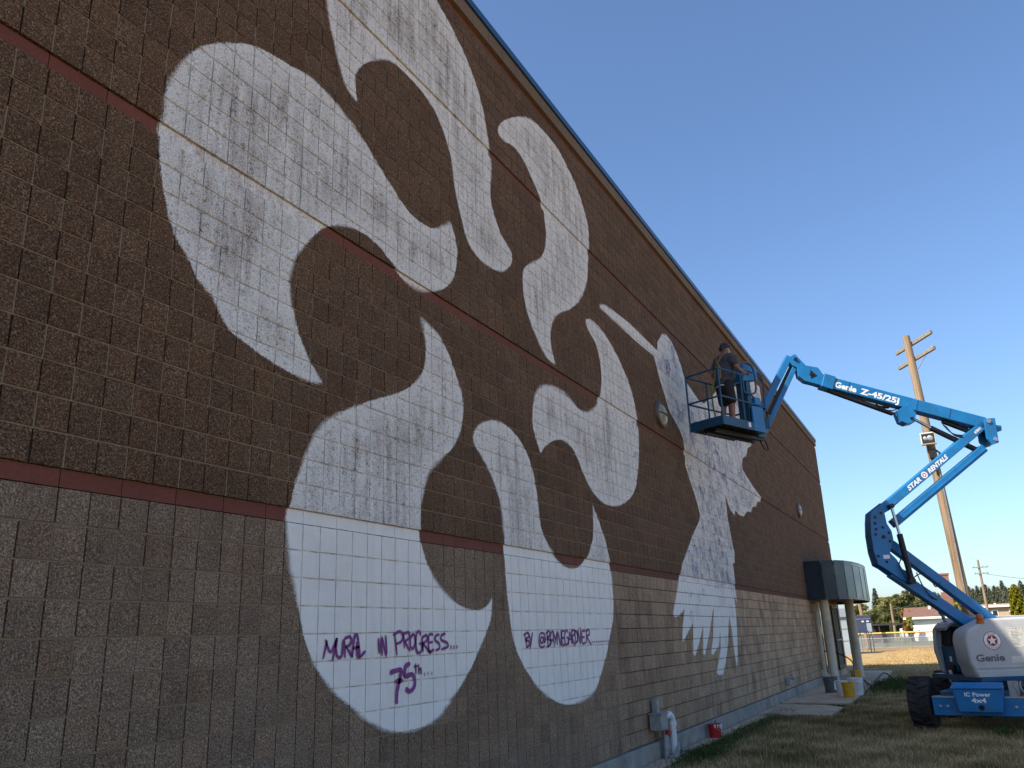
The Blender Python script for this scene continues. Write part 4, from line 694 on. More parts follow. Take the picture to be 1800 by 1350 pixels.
text('lettering', 'RENTALS', s0+xd*.56, xd, yd, .125, MAT['white_print'], arm2, .04, .25, .52)
text('lettering', '60841', BP(*b, .123)-xd*.26-yd*.03, xd, yd, .075, MAT['white_print'], arm2, .02, 0, .17)
def star_badge(cn, xd, yd, nd, r, par):
    def disc(r0, r1, off, mat, nm, k=40):
        mb = MB(); v = []; f = []
        for q in range(k):
            t_ = 2*math.pi*q/k; e = xd*math.cos(t_)+yd*math.sin(t_); v += [cn+e*r0+nd*off, cn+e*r1+nd*off]
        f = [(2*q, 2*q+1, (2*q+3) % (2*k), (2*q+2) % (2*k)) for q in range(k)]; mb.add(v, f); return mb.build(nm, mat, par)
    disc(.001, r, .001, MAT['red_print'], 'badge'); disc(r*.60, r*.93, .0022, MAT['white_print'], 'badge_ring')
    v = [cn+(xd*math.sin(math.pi*i/5)+yd*math.cos(math.pi*i/5))*r*(.56 if i % 2 == 0 else .235)+nd*.0024 for i in range(10)]
    mb = MB(); mb.add(v+[cn+nd*.0024], [(i, (i+1) % 10, 10) for i in range(10)]); mb.build('badge_star', MAT['white_print'], par)
    if r > .12:
        for word, a0, sg in (('STAR', math.pi/2, -1), ('RENTALS', -math.pi/2, 1)):
            n_ = len(word)
            for i, ch in enumerate(word):
                t_ = a0+sg*(i-(n_-1)/2)*.30; e = xd*math.cos(t_)+yd*math.sin(t_); tx = (xd*math.sin(t_)-yd*math.cos(t_))*(1 if sg < 0 else -1); ty = e*(1 if sg < 0 else -1)
                text('badge_letter', ch, cn+e*r*(.68 if sg < 0 else .86)-tx*r*.085+nd*.0036, tx, ty, r*.26, MAT['red_print'], par, .02, 0, r*.17)
star_badge(s0+xd*.455+yd*.045, xd, yd, BN, .07, arm2)
par2, _, _, _ = arm_from(L['par_top'], L['par_bot'], 'parallel_arm', .20, (.1, 0), (.02, 0))
a = mid2(L['par_top'][0], L['par_bot'][0]); b = mid2(L['par_top'][1], L['par_bot'][1]); d = Vector((b[0]-a[0], b[1]-a[1])).normalized()
beam('flange', (a[0]+.02*-d.y, a[1]+.02*d.x), (b[0]+.02*-d.y, b[1]+.02*d.x), .03, .235, 0, MAT['lift_blue'], par2, .004)
# knuckle
kn = plate('knuckle', L['knuckle'], .13, .17, MAT['lift_blue']); plate('knuckle', L['knuckle'], -.17, -.13, MAT['lift_blue'])
plate('knuckle_web', [(1.70, 3.92), (1.76, 3.74), (1.79, 3.5), (1.785, 3.18), (1.745, 2.94), (1.71, 2.96), (1.745, 3.2), (1.75, 3.5), (1.72, 3.72), (1.67, 3.90)], -.13, .13, MAT['lift_dark'])
for i, q in enumerate(L['kpins']): pin(q, -.18, .18, .036 if i in (4,) else .026, kn)
plate('tab', L['ktab'], -.04, .04, MAT['lift_dark'])
kl = L['klabel'][0]; plate('decal', [(kl[0]-.06, kl[1]-.035), (kl[0]+.06, kl[1]-.035), (kl[0]+.06, kl[1]+.035), (kl[0]-.06, kl[1]+.035)], .171, .173, MAT['white_print'], kn, 0)
# first arm pair down into the turntable
arm_from(L['f1_top'], L['f1_bot'], 'lower_arm', .20, (.05, 0), (.55, 0)); f2, _, _, _ = arm_from(L['f2_top'], L['f2_bot'], 'lower_arm', .24, (.35, 0), (.75, 0))
c0, c1, c2 = L['cyl']
rodp('cylinder_rod', c0, c1, .028, .26, MAT['chrome']); rodp('cylinder_barrel', c1, c2, .055, .26, MAT['black'])
pin(c0, .1, .32, .045, kn); pin(c2, .1, .32, .06, f2)
mb = MB(); mb.tube(curve_pts([BP(1.30, 3.05, .2), BP(1.38, 2.9, .22), BP(1.34, 2.72, .25), BP(1.25, 2.62, .26)], 6), .011, 6)
mb.tube(curve_pts([BP(1.16, 2.66, .26), BP(1.0, 2.72, .2), BP(.82, 2.62, .15), BP(.72, 2.48, .1), BP(.62, 2.56, .1)], 6), .011, 6)
mb.tube(curve_pts([BP(1.1, 2.75, .26), BP(1.0, 2.50, .2), BP(.86, 2.30, .15), BP(.70, 2.22, .1)], 6), .011, 6); mb.build('hose', MAT['black'], lift, True)
# jib and its knuckle
jk = plate('jib_knuckle', L['jknuckle'], -.10, .10); pin((2.73, 7.16), -.13, .13, .035, jk); pin((2.46, 6.82), -.12, .12, .03, jk)
plate('recess', [(2.46, 6.92), (2.33, 6.78), (2.47, 6.72)], .101, .103, MAT['black'], jk, 0)
jib = beam('jib', L['jib'][0], L['jib'][1], .13, .18, 0); beam('jib_link', (2.70, 7.09), L['jib2'][1], .10, .12, 0, MAT['lift_blue'], jib)
beam('jib_slot', (2.80, 7.05), (3.40, 6.05), .07, .06, 0, MAT['black'], jib, .004)

# chassis: its nose, with the fuel box, faces the camera
CA = Vector((.984, -.178, 0)); CL = Vector((.178, .984, 0)); F0 = Vector((14.83, -4.50, 0))      # axle centre, a = rearwards, l = left
def CP(a, l, z): return F0+CA*a+CL*l+ZZ*z
def cbox(nm, a, l, z, mat, par=lift, bevel=.01):
    mb = MB(); mb.box(CP((a[0]+a[1])/2, (l[0]+l[1])/2, (z[0]+z[1])/2), (abs(a[1]-a[0]), abs(l[1]-l[0]), abs(z[1]-z[0])), (CA, CL, ZZ)); return mb.build(nm, mat, par, bevel=bevel)
ch = cbox('chassis', (-.28, 2.35), (-.62, .62), (.36, .66), MAT['lift_dark'])
cbox('front_beam', (-.42, -.20), (-.80, .74), (.27, .56), MAT['lift_blue'], ch, .012)
cbox('beam_cap', (-.43, -.19), (-.80, .74), (.56, .585), MAT['steel'], ch, .004)
fb = MB(); fb.prism([CP(-.44, .30, .34), CP(-.44, -.37, .34), CP(-.44, -.43, .72), CP(-.44, .36, .72)], CA*-.16); fb = fb.build('fuel_box', MAT['lift_blue'], lift, bevel=.018)
mb = MB(); mb.prism([CP(-.62, .38, .72), CP(-.62, -.45, .72), CP(-.42, -.42, .80), CP(-.42, .35, .80)], ZZ*.02); mb.build('box_lid', MAT['lift_blue'], fb, bevel=.006)
tp = CP(-.601, .17, .60); text('lettering', 'IC', tp, -CL, ZZ, .088, MAT['white_print'], fb, .03, 0, .085); text('lettering', 'Power', tp-CL*.125, -CL, ZZ, .088, MAT['white_print'], fb, .03, 0, .275)
text('lettering', '4x4', CP(-.601, .08, .50), -CL, ZZ, .105, MAT['white_print'], fb, .03, 0, .23)
mb = MB(); cn = CP(-.602, -.06, .42)
for k in range(5): t_ = k*math.pi/5; e = -CL*math.cos(t_)+ZZ*math.sin(t_); mb.box(cn, (.10, .018, .003), (e, CA.cross(e), CA))
mb.build('emblem', MAT['black'], fb)
cbox('warning_label', (-.60, -.52), (.08, -.02), (.741, .743), MAT['yellow_print'], fb, 0); cbox('warning_label', (-.60, -.52), (-.25, -.36), (.741, .743), MAT['yellow_print'], fb, 0)
mb = MB()
for l0 in (-.58, -.66): mb.tube(curve_pts([CP(-.25, l0, .82), CP(-.34, l0, .74), CP(-.33, l0-.04, .62), CP(-.25, l0-.05, .60)], 5), .014, 8)
mb.box(CP(-.28, -.55, .70), (.02, .16, .26), (CA, CL, ZZ)); mb.build('hydraulic_fitting', MAT['steel'], lift, True)
mb = MB(); mb.tube([CP(-.05, -.95, .45), CP(-.05, .95, .45)], .10, 14); mb.lathe(CP(-.05, 0, .45), [(.2, -.2), (.24, 0), (.2, .2)], 16, CL); mb.build('axle', MAT['black'], lift, True)
mb = MB(); mb.tube([CP(2.02, -.95, .45), CP(2.02, .95, .45)], .10, 14); mb.build('axle', MAT['black'], lift, True)
def wheel(a, l):
    wh = bpy.data.objects.new('wheel', None); link(wh, lift); c = CP(a, l, .45); wh.location = c-T0; sgn = 1 if l > 0 else -1
    R0, W = .45, .36
    mb = MB(); mb.lathe(c, [(.24, -W*.42), (.33, -W*.5), (.405, -W*.5), (.428, -W*.44), (.432, 0), (.428, W*.44), (.405, W*.5), (.33, W*.5), (.24, W*.42)], 40, CL)
    for side in (-1, 1):
        for k in range(16):
            ang = 2*math.pi*(k+(.5 if side > 0 else 0))/16; pts = []
            for q, (w0, da) in enumerate(((.0, .14), (.09, .05), (W*.47, -.03))):
                t_ = ang+da; rad = CA*math.cos(t_)+ZZ*math.sin(t_); tan = -CA*math.sin(t_)+ZZ*math.cos(t_)
                pts.append((c+CL*side*w0, rad, tan))
            v = []
            for (pc, rad, tan) in pts:
                v += [pc+rad*.422-tan*.026, pc+rad*.422+tan*.026, pc+rad*.455+tan*.018, pc+rad*.455-tan*.018]
            f = []
            for i in (0, 1):
                for j in range(4): f.append((i*4+j, i*4+(j+1) % 4, (i+1)*4+(j+1) % 4, (i+1)*4+j))
            f += [(0, 1, 2, 3), (8, 11, 10, 9)]; mb.add(v, f)
    mb.build('tyre', MAT['rubber'], wh)
    mb = MB(); mb.lathe(c, [(.02, sgn*.08), (.10, sgn*.10), (.12, sgn*.05), (.2, sgn*.03), (.235, sgn*.15), (.245, sgn*.16), (.245, -sgn*.15)], 28, CL); mb.build('rim', MAT['steel'], wh, True)
for a_ in (-.05, 2.02):
    for l_ in (-.965, .965): wheel(a_, l_)
# turntable with its two cowls, one each side of the boom
mb = MB(); mb.lathe(T0+ZZ*.62, [(.55, 0), (.55, .14), (.62, .16), (.62, .24)], 36); tt = mb.build('turntable', MAT['lift_dark'], lift, True)
plate('turntable_deck', [(.60, .80), (.60, .88), (-1.25, .88), (-1.25, .80)], -.95, .95, MAT['lift_dark'])
plate('riser_plate', [(.35, .88), (.10, 1.70), (-.45, 1.82), (-1.05, 1.82), (-1.2, .88)], .24, .28, MAT['lift_dark']); plate('riser_plate', [(.35, .88), (.10, 1.70), (-.45, 1.82), (-1.05, 1.82), (-1.2, .88)], -.28, -.24, MAT['lift_dark'])
plate('counterweight', [(-.70, .88), (-.70, 1.7), (-1.2, 1.7), (-1.35, .95)], -.85, .85, MAT['cowl'], lift, .03)
def cowl(o0, o1, label, poly):
    mb = MB(); mb.prism([BP(s, z, o0) for s, z in poly], BN*(o1-o0)); o = mb.build('cowl', MAT['cowl'], lift, bevel=.05, label=label); o.modifiers[0].segments = 4; o.data.polygons.foreach_set('use_smooth', [True]*len(o.data.polygons)); return o
NC = [(.665, 1.65), (.56, 1.72), (.24, 1.86), (-.45, 1.87), (-1.20, 1.80), (-1.34, 1.6), (-1.34, 1.0), (-1.2, .84), (-.1, .80), (.60, .84), (.645, .95), (.66, 1.05), (.69, 1.10), (.71, 1.5)]
c1 = cowl(.32, .86, 'grey moulded near cowl with round badge', NC)
plate('cowl_rib', [(.62, 1.02), (.66, 1.05), (-1.3, 1.05), (-1.3, 1.02)], .86, .875, MAT['cowl'], c1, .006); plate('cowl_rib', [(.60, .86), (.62, .98), (-1.28, .98), (-1.28, .86)], .86, .885, MAT['cowl'], c1, .012)
xd = -BU; cn = BP(*L['star'][0], .862); star_badge(cn, xd, ZZ, BN, .155, c1)
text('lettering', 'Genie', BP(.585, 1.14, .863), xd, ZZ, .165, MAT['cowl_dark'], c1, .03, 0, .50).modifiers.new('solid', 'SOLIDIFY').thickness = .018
plate('decal', [(-.03, 1.70), (-.50, 1.70), (-.50, 1.36), (-.12, 1.36)], .8615, .8625, MAT['label_paper'], c1, 0); plate('decal', [(-.02, 1.21), (-.35, 1.21), (-.35, 1.10), (-.03, 1.10)], .8615, .8625, MAT['label_paper'], c1, 0)
mb = MB()
for i in range(7): mb.box(BP(-.10-.055*i, 1.68, .8635), (.035, .008, .001), (BU, ZZ, BN))
for i in range(10): mb.box(BP(-.16-.02*(i % 2), 1.63-.026*i, .8635), (.13, .006, .001), (BU, ZZ, BN))
mb.build('decal_print', MAT['steel'], c1)
for l_ in (.62, .50, -.55, -.68):
    mb = MB(); mb.lathe(CP(-.421, l_, .42), [(.028, 0), (.028, .012), (.012, .02)], 8, -CA); mb.build('bolt', MAT['steel'], ch, True)
mb = MB(); mb.lathe(BP(.36, 1.80, .80), [(.07, -.02), (.07, .02), (.05, .03), (.055, .05), (.06, .11), (.045, .14), (.001, .145)], 18); mb.build('beacon', MAT['amber'], lift, True)
# far cowl: an open shell with tank and tray inside
outer = [(.50, 1.70), (.40, 1.80), (.05, 1.92), (-1.2, 1.90), (-1.3, 1.7), (-1.3, .95), (-1.2, .86), (.40, .88), (.52, 1.30)]
mb = MB(); mb.prism([BP(s, z, -.90) for s, z in outer], BN*.05); c2 = mb.build('cowl', MAT['cowl'], lift, bevel=.02, label='grey open-ended far cowl')
top = [(.47, 1.72), (.40, 1.80), (.05, 1.92), (-1.2, 1.90)]
mb = MB(); mb.prism([BP(s, z, -.86) for s, z in top]+[BP(s, z-.05, -.86) for s, z in top[::-1]], BN*.52); mb.build('cowl_top', MAT['cowl'], c2, bevel=.012)
plate('end_frame', [(.54, 1.30), (.50, 1.70), (.44, 1.74), (.47, 1.30), (.40, .90), (.46, .90)], -.90, -.80, MAT['cowl'], c2, .02)
plate('end_frame', [(.50, 1.72), (.42, 1.80), (.37, 1.77), (.45, 1.69)], -.86, -.34, MAT['cowl'], c2, .015)
plate('bulkhead', [(.30, .89), (.34, 1.40), (.20, 1.74), (.16, 1.74), (.20, .89)], -.84, .31, MAT['lift_dark'], c2)
plate('tank', [(.40, .92), (.42, 1.38), (.31, 1.38), (.31, .92)], -.82, -.30, MAT['lift_dark'], c2); plate('engine_bay', [(.40, 1.40), (.36, 1.70), (.28, 1.72), (.30, 1.40)], -.83, -.45, MAT['black'], c2)
plate('valve_block', [(.46, .92), (.46, 1.04), (.34, 1.04), (.34, .92)], -.58, -.36, MAT['black'], c2); plate('manual_pouch', [(.425, 1.10), (.425, 1.20), (.42, 1.20), (.42, 1.10)], -.52, -.44, MAT['white_print'], c2, 0)
mb = MB(); mb.tube([BP(.47, .80, -.42), BP(.50, .95, -.44)], .03, 8); mb.build('lever', MAT['label_paper'], lift, True)
plate('bracket', [(.42, .80), (.62, .80), (.52, .58), (.47, .58)], -.30, -.28, MAT['steel'])
mb = MB(); mb.tube([BP(.30, 1.84, -.70), BP(.33, 1.96, -.70), BP(.38, 2.03, -.70)], .035, 10); mb.build('exhaust', MAT['steel'], lift, True)

# work platform
PC = Vector((12.41, -1.09, 5.50)); PA = Vector((.927, -.375, 0)); PB = Vector((.375, .927, 0)); PL, PW = 1.38, .76
def PP(a, b, z): return PC+PA*a+PB*b+ZZ*z
plat = bpy.data.objects.new('work_platform', None); link(plat, lift); plat.location = PC-T0
def pbox(nm, a, b, z, mat, bevel=.006):
    mb = MB(); mb.box(PP((a[0]+a[1])/2, (b[0]+b[1])/2, (z[0]+z[1])/2), (abs(a[1]-a[0]), abs(b[1]-b[0]), abs(z[1]-z[0])), (PA, PB, ZZ)); return mb.build(nm, mat, plat, bevel=bevel)
mb = MB()
for i in range(15): mb.box(PP((i+.5)*PL/15, PW/2, .02), (.012, PW-.02, .03), (PA, PB, ZZ))
for j in range(9): mb.box(PP(PL/2, .04+j*(PW-.08)/8, .02), (PL-.02, .035, .02), (PA, PB, ZZ))
mb.box(PP(PL/2, PW/2, .036), (PL-.04, PW-.04, .006), (PA, PB, ZZ)); mb.build('floor_grate', MAT['black'], plat)
pbox('toe_board', (0, PL), (-.012, .012), (0, .17), MAT['lift_dark']); pbox('toe_board', (0, PL), (PW-.012, PW+.012), (0, .17), MAT['lift_dark'])
pbox('toe_board', (-.012, .012), (.013, PW-.013), (0, .17), MAT['lift_dark']); pbox('toe_board', (PL-.012, PL+.012), (.013, PW-.013), (0, .17), MAT['lift_dark'])
pbox('floor_beam', (.1, PL+.3), (.24, .32), (-.07, .0), MAT['black']); pbox('floor_beam', (.1, PL+.3), (PW-.32, PW-.24), (-.07, .0), MAT['black'])
def tubes(nm, lines, r=.019, mat=MAT['lift_dark'], crv=False):
    mb = MB()
    for l in lines: mb.tube(curve_pts([PP(*q) for q in l], 5) if crv else [PP(*q) for q in l], r, 8)
    return mb.build(nm, mat, plat, True)
for q in ((0, 0), (0, PW), (.72, 0), (.66, PW), (PL, PW)): tubes('post', [[(*q, .0), (*q, 1.1)]])
tubes('top_rail', [[(PL, PW, 1.1), (0, PW, 1.1)]]); tubes('top_rail', [[(0, PW, 1.1), (0, 0, 1.1)]]); tubes('top_rail', [[(0, 0, 1.1), (.72, 0, 1.1), (.86, 0, 1.1)]])
tubes('mid_rail', [[(PL, PW, .55), (0, PW, .55)]]); tubes('mid_rail', [[(0, PW, .55), (0, 0, .55)]]); tubes('mid_rail', [[(0, 0, .55), (PL-.1, 0, .55)]])
tubes('hoop', [[(.80, 0, .75), (.80, 0, 1.18), (.86, 0, 1.34), (1.02, 0, 1.40), (1.18, 0, 1.34), (1.24, 0, 1.15), (1.22, 0, .86), (1.08, 0, .76), (.80, 0, .75)]], .019, MAT['lift_dark'], True)
tubes('hoop', [[(PL+.12, .02, .55), (PL+.16, .02, 1.1), (PL+.12, .1, 1.3), (PL+.02, .3, 1.36)], [(PL+.12, PW-.02, .55), (PL+.16, PW-.02, 1.1), (PL+.12, PW-.1, 1.3), (PL+.02, PW-.3, 1.36)]], .019, MAT['lift_dark'], True)
tubes('mount_rail', [[(PL-.2, 0, .55), (PL+.14, .02, .55), (PL+.14, PW-.02, .55), (PL-.1, PW, .55)]], .019)
mb = MB(); mb.prism([PP(.92, .06, 1.02), PP(.92, .06, 1.16), PP(1.02, .06, 1.38), PP(PL+.06, .06, 1.40), PP(PL+.06, .06, 1.12)], PB*(PW-.12)); cons = mb.build('control_box', MAT['lift_blue'], plat, bevel=.015)
mb = MB(); mb.box(PP(1.12, .058, 1.24), (.3, .006, .03), (PA, PB, ZZ)); mb.build('slot', MAT['black'], plat)
for k in range(4): mb = MB(); mb.tube([PP(.99, .18+k*.12, 1.33), PP(.93, .18+k*.12, 1.44)], .012, 8); mb.build('joystick', MAT['black'], plat, True)
pbox('console_post', (1.0, 1.14), (.06, .30), (.17, 1.02), MAT['lift_dark']); pbox('console_post', (1.18, PL), (.02, .10), (.0, .72), MAT['lift_blue'])
pbox('gate_panel', (.98, PL-.02), (-.02, .015), (.0, .50), MAT['lift_blue']); pbox('decal', (.80, .88), (-.0135, -.0125), (.05, .14), MAT['white_print'], 0)
pbox('rotator', (PL+.05, PL+.32), (.20, .56), (-.02, .34), MAT['lift_dark'], .03); pbox('rotator', (PL+.10, PL+.24), (.30, .46), (.34, .62), MAT['black'], .02)
tubes('hose', [[(PL+.1, .3, .9), (PL+.25, .25, .7), (PL+.22, .3, .4), (PL+.4, .4, .3)], [(PL+.05, .4, .95), (PL+.3, .45, .8), (PL+.35, .4, .5), (PL+.42, .38, .2)], [(PL+.35, .3, .45), (PL+.48, .25, .62), (PL+.62, .3, .5), (PL+.6, .35, .2)], [(PL+.3, .35, -.02), (PL+.35, .3, -.2), (PL+.5, .3, -.22), (PL+.5, .35, .0)]], .014, MAT['black'], True)
mb = MB(); mb.box(BP(3.60, 5.84, 0), (.34, .22, .20), (BU, ZZ, BN)); mb.tube([BP(3.56, 5.72, -.16), BP(3.56, 5.72, .16)], .05, 12); mb.build('jib_end', MAT['lift_dark'], lift, bevel=.015)
mb = MB(); mb.tube([BP(3.5, 5.72, 0), PP(PL+.22, .38, .10)], .08, 12); mb.build('jib_end', MAT['lift_blue'], lift, True)

# ------------------------------------------------------------------ the painter on the platform
SKIN = simple('skin', (.24, .12, .075), .55, 0, .08, 10); SHIRT = simple('charcoal_shirt', (.045, .048, .058), .9, 0, .25, 12, .01, 18)
SHORTS = simple('black_shorts', (.012, .012, .014), .9, 0, .3, 12, .01, 18); HAIR = simple('dark_hair', (.010, .008, .007), .6, 0, .3, 40, .01, 60)
MASK = simple('white_mask', (.72, .72, .70), .8, 0, .05, 20); STRAP = simple('harness_tan', (.20, .13, .06), .8, 0, .2, 20); LIME = simple('harness_green', (.10, .20, .04), .8, 0, .2, 20); SHOE = simple('dark_shoe', (.03, .025, .022), .7, 0, .3, 20)
P0 = PP(.58, .28, .042); per = thing('person', 'person in dark t-shirt, black shorts and white dust mask standing on the lift platform', 'person', tuple(P0))
FD = Vector((.76, -.65, 0)).normalized(); LD = Vector((-FD.y, FD.x, 0))
def Q(f, l, z): return FD*f+LD*l+ZZ*z
def skin(nm, nodes, edges, mat, parent=per, sub=2, root=0):
    me = bpy.data.meshes.new(nm); me.from_pydata([Q(*p[:3]) for p in nodes], edges, []); me.materials.append(mat)
    o = link(bpy.data.objects.new(nm, me), parent); m = o.modifiers.new('skin', 'SKIN'); m.use_smooth_shade = True
    for i, p in enumerate(nodes):
        sv = me.skin_vertices[0].data[i]; r = p[3]; sv.radius = (r, r) if not isinstance(r, tuple) else r; sv.use_root = (i == root)
    s = o.modifiers.new('sub', 'SUBSURF'); s.levels = sub; s.render_levels = sub
    return o
N = [(0, 0, .96, .085), (.02, 0, 1.12, .09), (.05, 0, 1.30, .115), (.07, 0, 1.43, .105), (.085, 0, 1.51, .055), (.10, 0, 1.56, .062), (.115, 0, 1.635, .088), (.115, 0, 1.71, .072),      # 0-7 trunk, neck, head
     (.0, .09, .86, .075), (.03, .11, .52, .062), (-.02, .12, .30, .052), (-.03, .12, .10, .036), (.12, .13, .045, .036),                                  # 8-12 left leg
     (.0, -.09, .86, .075), (.05, -.12, .52, .062), (.02, -.13, .30, .052), (.02, -.13, .10, .036), (.17, -.14, .045, .036),                              # 13-17 right leg
     (.05, .17, 1.42, .065), (-.06, .27, 1.19, .045), (.06, .33, 1.02, .036), (.12, .34, 1.00, .030),                                                      # 18-21 left arm
     (.09, -.17, 1.42, .065), (.16, -.25, 1.18, .045), (.36, -.17, 1.12, .036), (.43, -.14, 1.13, .030),                                                    # 22-25 right arm
     (.215, 0, 1.625, .014), (.105, .088, 1.63, .014), (.105, -.088, 1.63, .014)]                                                                          # nose, ears
E_ = [(0, 1), (1, 2), (2, 3), (3, 4), (4, 5), (5, 6), (6, 7), (0, 8), (8, 9), (9, 10), (10, 11), (11, 12), (0, 13), (13, 14), (14, 15), (15, 16), (16, 17), (3, 18), (18, 19), (19, 20), (20, 21), (3, 22), (22, 23), (23, 24), (24, 25), (6, 26), (6, 27), (6, 28)]
for hand, (hf, hl, hz), sg in ((21, (.12, .34, 1.00), 1), (25, (.43, -.14, 1.13), 1)):
    for k, ln in enumerate((.055, .07, .075, .068, .052)):
        off = (k-2)*.017
        if k == 0: a = (hf+.005, hl-.045, hz+.0); b = (hf+.035, hl-.055, hz-.02)
        else: a = (hf+.05, hl+off, hz-.002); b = (hf+.05+ln*.35, hl+off, hz-.045)
        i = len(N); N += [(*a, .0095), (*b, .008)]; E_ += [(hand, i), (i, i+1)]
skin('body', N, E_, SKIN)
skin('shirt', [(.0, 0, .78, .17), (.01, 0, .93, .176), (.02, 0, 1.10, .165), (.05, 0, 1.30, .168), (.07, 0, 1.44, .13), (.08, 0, 1.50, .08), (.05, .18, 1.43, .098), (-.04, .255, 1.22, .074), (.09, -.18, 1.43, .098), (.145, -.24, 1.22, .074)], [(0, 1), (1, 2), (2, 3), (3, 4), (4, 5), (4, 6), (6, 7), (4, 8), (8, 9)], SHIRT)
skin('shorts', [(.0, 0, 1.02, .15), (.0, 0, .90, .155), (.0, .10, .80, .125), (.025, .112, .44, .10), (.0, -.10, .80, .125), (.045, -.122, .44, .10)], [(0, 1), (1, 2), (2, 3), (1, 4), (4, 5)], SHORTS)
for l0, f0 in ((.12, -.03), (-.13, .02)): skin('shoe', [(f0-.03, l0, .05, .05), (f0+.08, l0, .045, .046), (f0+.19, l0, .035, .036)], [(0, 1), (1, 2)], SHOE)
mb = MB(); k_ = 20; prof_ = [(0, .098), (.35, .092), (.62, .078), (.82, .058), (.95, .032), (1.0, .001)]
v_ = []; f_ = []
for h_, (zq, rq) in enumerate(prof_):
    for q_ in range(k_):
        a_ = 2*math.pi*q_/k_; low = .07 if math.cos(a_) < .3 else .0; jit = 1+.06*math.sin(q_*5+h_*2)
        v_.append(P0+Q(.098+rq*1.12*math.cos(a_)*jit, rq*.95*math.sin(a_)*jit, 1.685-low*(1-zq)+zq*.085))
for h_ in range(len(prof_)-1):
    for q_ in range(k_): f_.append((h_*k_+q_, h_*k_+(q_+1) % k_, (h_+1)*k_+(q_+1) % k_, (h_+1)*k_+q_))
mb.add(v_, f_); mb.build('hair', HAIR, per, True)
skin('dust_mask', [(.175, 0, 1.595, .050), (.205, 0, 1.598, .042), (.222, 0, 1.60, .022)], [(0, 1), (1, 2)], MASK)
mb = MB(); mb.tube([P0+Q(.19, .05, 1.60), P0+Q(.10, .097, 1.615), P0+Q(.02, .06, 1.63)], .004, 6); mb.tube([P0+Q(.19, -.05, 1.60), P0+Q(.10, -.097, 1.615), P0+Q(.02, -.06, 1.63)], .004, 6); mb.build('mask_strap', MASK, per, True)
for sg in (1, -1): mb = MB(); mb.lathe(P0+Q(.196, sg*.032, 1.648), [(.001, -.006), (.008, 0), (.001, .006)], 8, FD); mb.build('eye', HAIR, per, True)
mb = MB()
for sg in (1, -1): mb.tube(curve_pts([P0+Q(-.14, sg*.09, .98), P0+Q(-.12, sg*.07, 1.2), P0+Q(-.09, -sg*.03, 1.36), P0+Q(.0, -sg*.12, 1.50), P0+Q(.14, -sg*.12, 1.45), P0+Q(.21, -sg*.1, 1.3), P0+Q(.16, -sg*.12, 1.0)], 5), .02, 6)
mb.build('harness', STRAP, per, True)
mb = MB(); k = 24; mb.tube([P0+Q(.005+.158*math.cos(2*math.pi*i/k), .158*math.sin(2*math.pi*i/k), .845+.008*math.sin(5*i)) for i in range(k+1)], .011, 6); mb.build('shirt_hem', MASK, per, True)
mb = MB(); mb.tube(curve_pts([P0+Q(-.15, .08, 1.05), P0+Q(-.22, .12, .75), P0+Q(-.22, .13, .45), P0+Q(-.17, .12, .12), P0+Q(-.05, .22, .02)], 6), .017, 6); mb.build('lanyard', LIME, per, True)

# ------------------------------------------------------------------ utility pole with floodlight
up = thing('utility_pole', 'tall weathered wooden utility pole with two crossarms behind the boom lift', 'utility pole', (28, -4.73, 0))
mb = MB(); mb.tube([Vector((28, -4.73, -.3)).lerp(Vector((28, -4.37, 11.45)), t) for t in (0, .2, .4, .6, .8, .97, 1)], [.172, .165, .155, .146, .135, .124, .118], 20); mb.build('pole', MAT['pole'], up, True)
for (a, b) in (((28.95, -3.855, 11.18), (27.05, -5.05, 11.18)), ((28.96, -3.886, 10.62), (27.06, -5.082, 10.62))):
    a = Vector(a); b = Vector(b); d = (b-a).normalized(); s = d.cross(ZZ).normalized(); c = (a+b)/2; pc = Vector((28, -4.40, c.z)); s = s if s.dot(CAM_LOC-pc) < 0 else -s
    off = (pc-c)-d*(pc-c).dot(d)+s*.165      # bolted to the far side of the pole
    mb = MB(); mb.box(c+off, ((b-a).length, .10, .12), (d, s, ZZ)); mb.build('crossarm', MAT['arm_wood'], up, bevel=.008)
    if a.z < 11:
        for sg in (-1, 1): mb = MB(); mb.tube([c+off+d*sg*.62-ZZ*.06, pc-ZZ*.62], .012, 6); mb.build('brace', MAT['steel'], up, True)
    mb = MB()
    for sg in (-1, 1): mb.lathe(c+off+d*sg*.98+ZZ*.06, [(.02, 0), (.02, .05)], 8)
    mb.build('bolt', MAT['steel'], up)
FL = Vector((27.62, -4.46, 7.69)); fd = (CAM_LOC-FL); fd.z = -2.2; fd.normalize(); fs = ZZ.cross(fd).normalized(); fu = fd.cross(fs)
mb = MB(); mb.box(FL, (.28, .46, .40), (fd, fs, fu)); mb.build('floodlight', MAT['cream'], up, bevel=.02)
mb = MB(); mb.box(FL+fd*.143, (.008, .38, .32), (fd, fs, fu)); mb.build('floodlight_glass', MAT['glass'], up)
mb = MB(); mb.lathe(FL+fd*.146+fs*.06, [(.09, 0), (.07, .012), (.02, .014)], 16, fd); mb.lathe(FL+fd*.146-fs*.08, [(.07, 0), (.05, .012), (.02, .014)], 16, fd); mb.build('reflector', MAT['steel'], up, True)
mb = MB(); mb.box((27.75, -4.50, 7.20), (.18, .20, .30)); mb.tube([(27.75, -4.62, 7.3), (27.72, -4.72, 7.2), (27.78, -4.66, 6.9)], .035, 8); mb.tube([(27.80, -4.52, 7.05), (27.84, -4.55, 6.5)], .03, 8); mb.build('ballast', MAT['black'], up, True)
mb = MB(); mb.tube([(27.83, -4.62, 6.5), (27.84, -4.66, 4.0), (27.83, -4.72, .1)], .02, 6); mb.build('conduit', MAT['steel'], up, True)

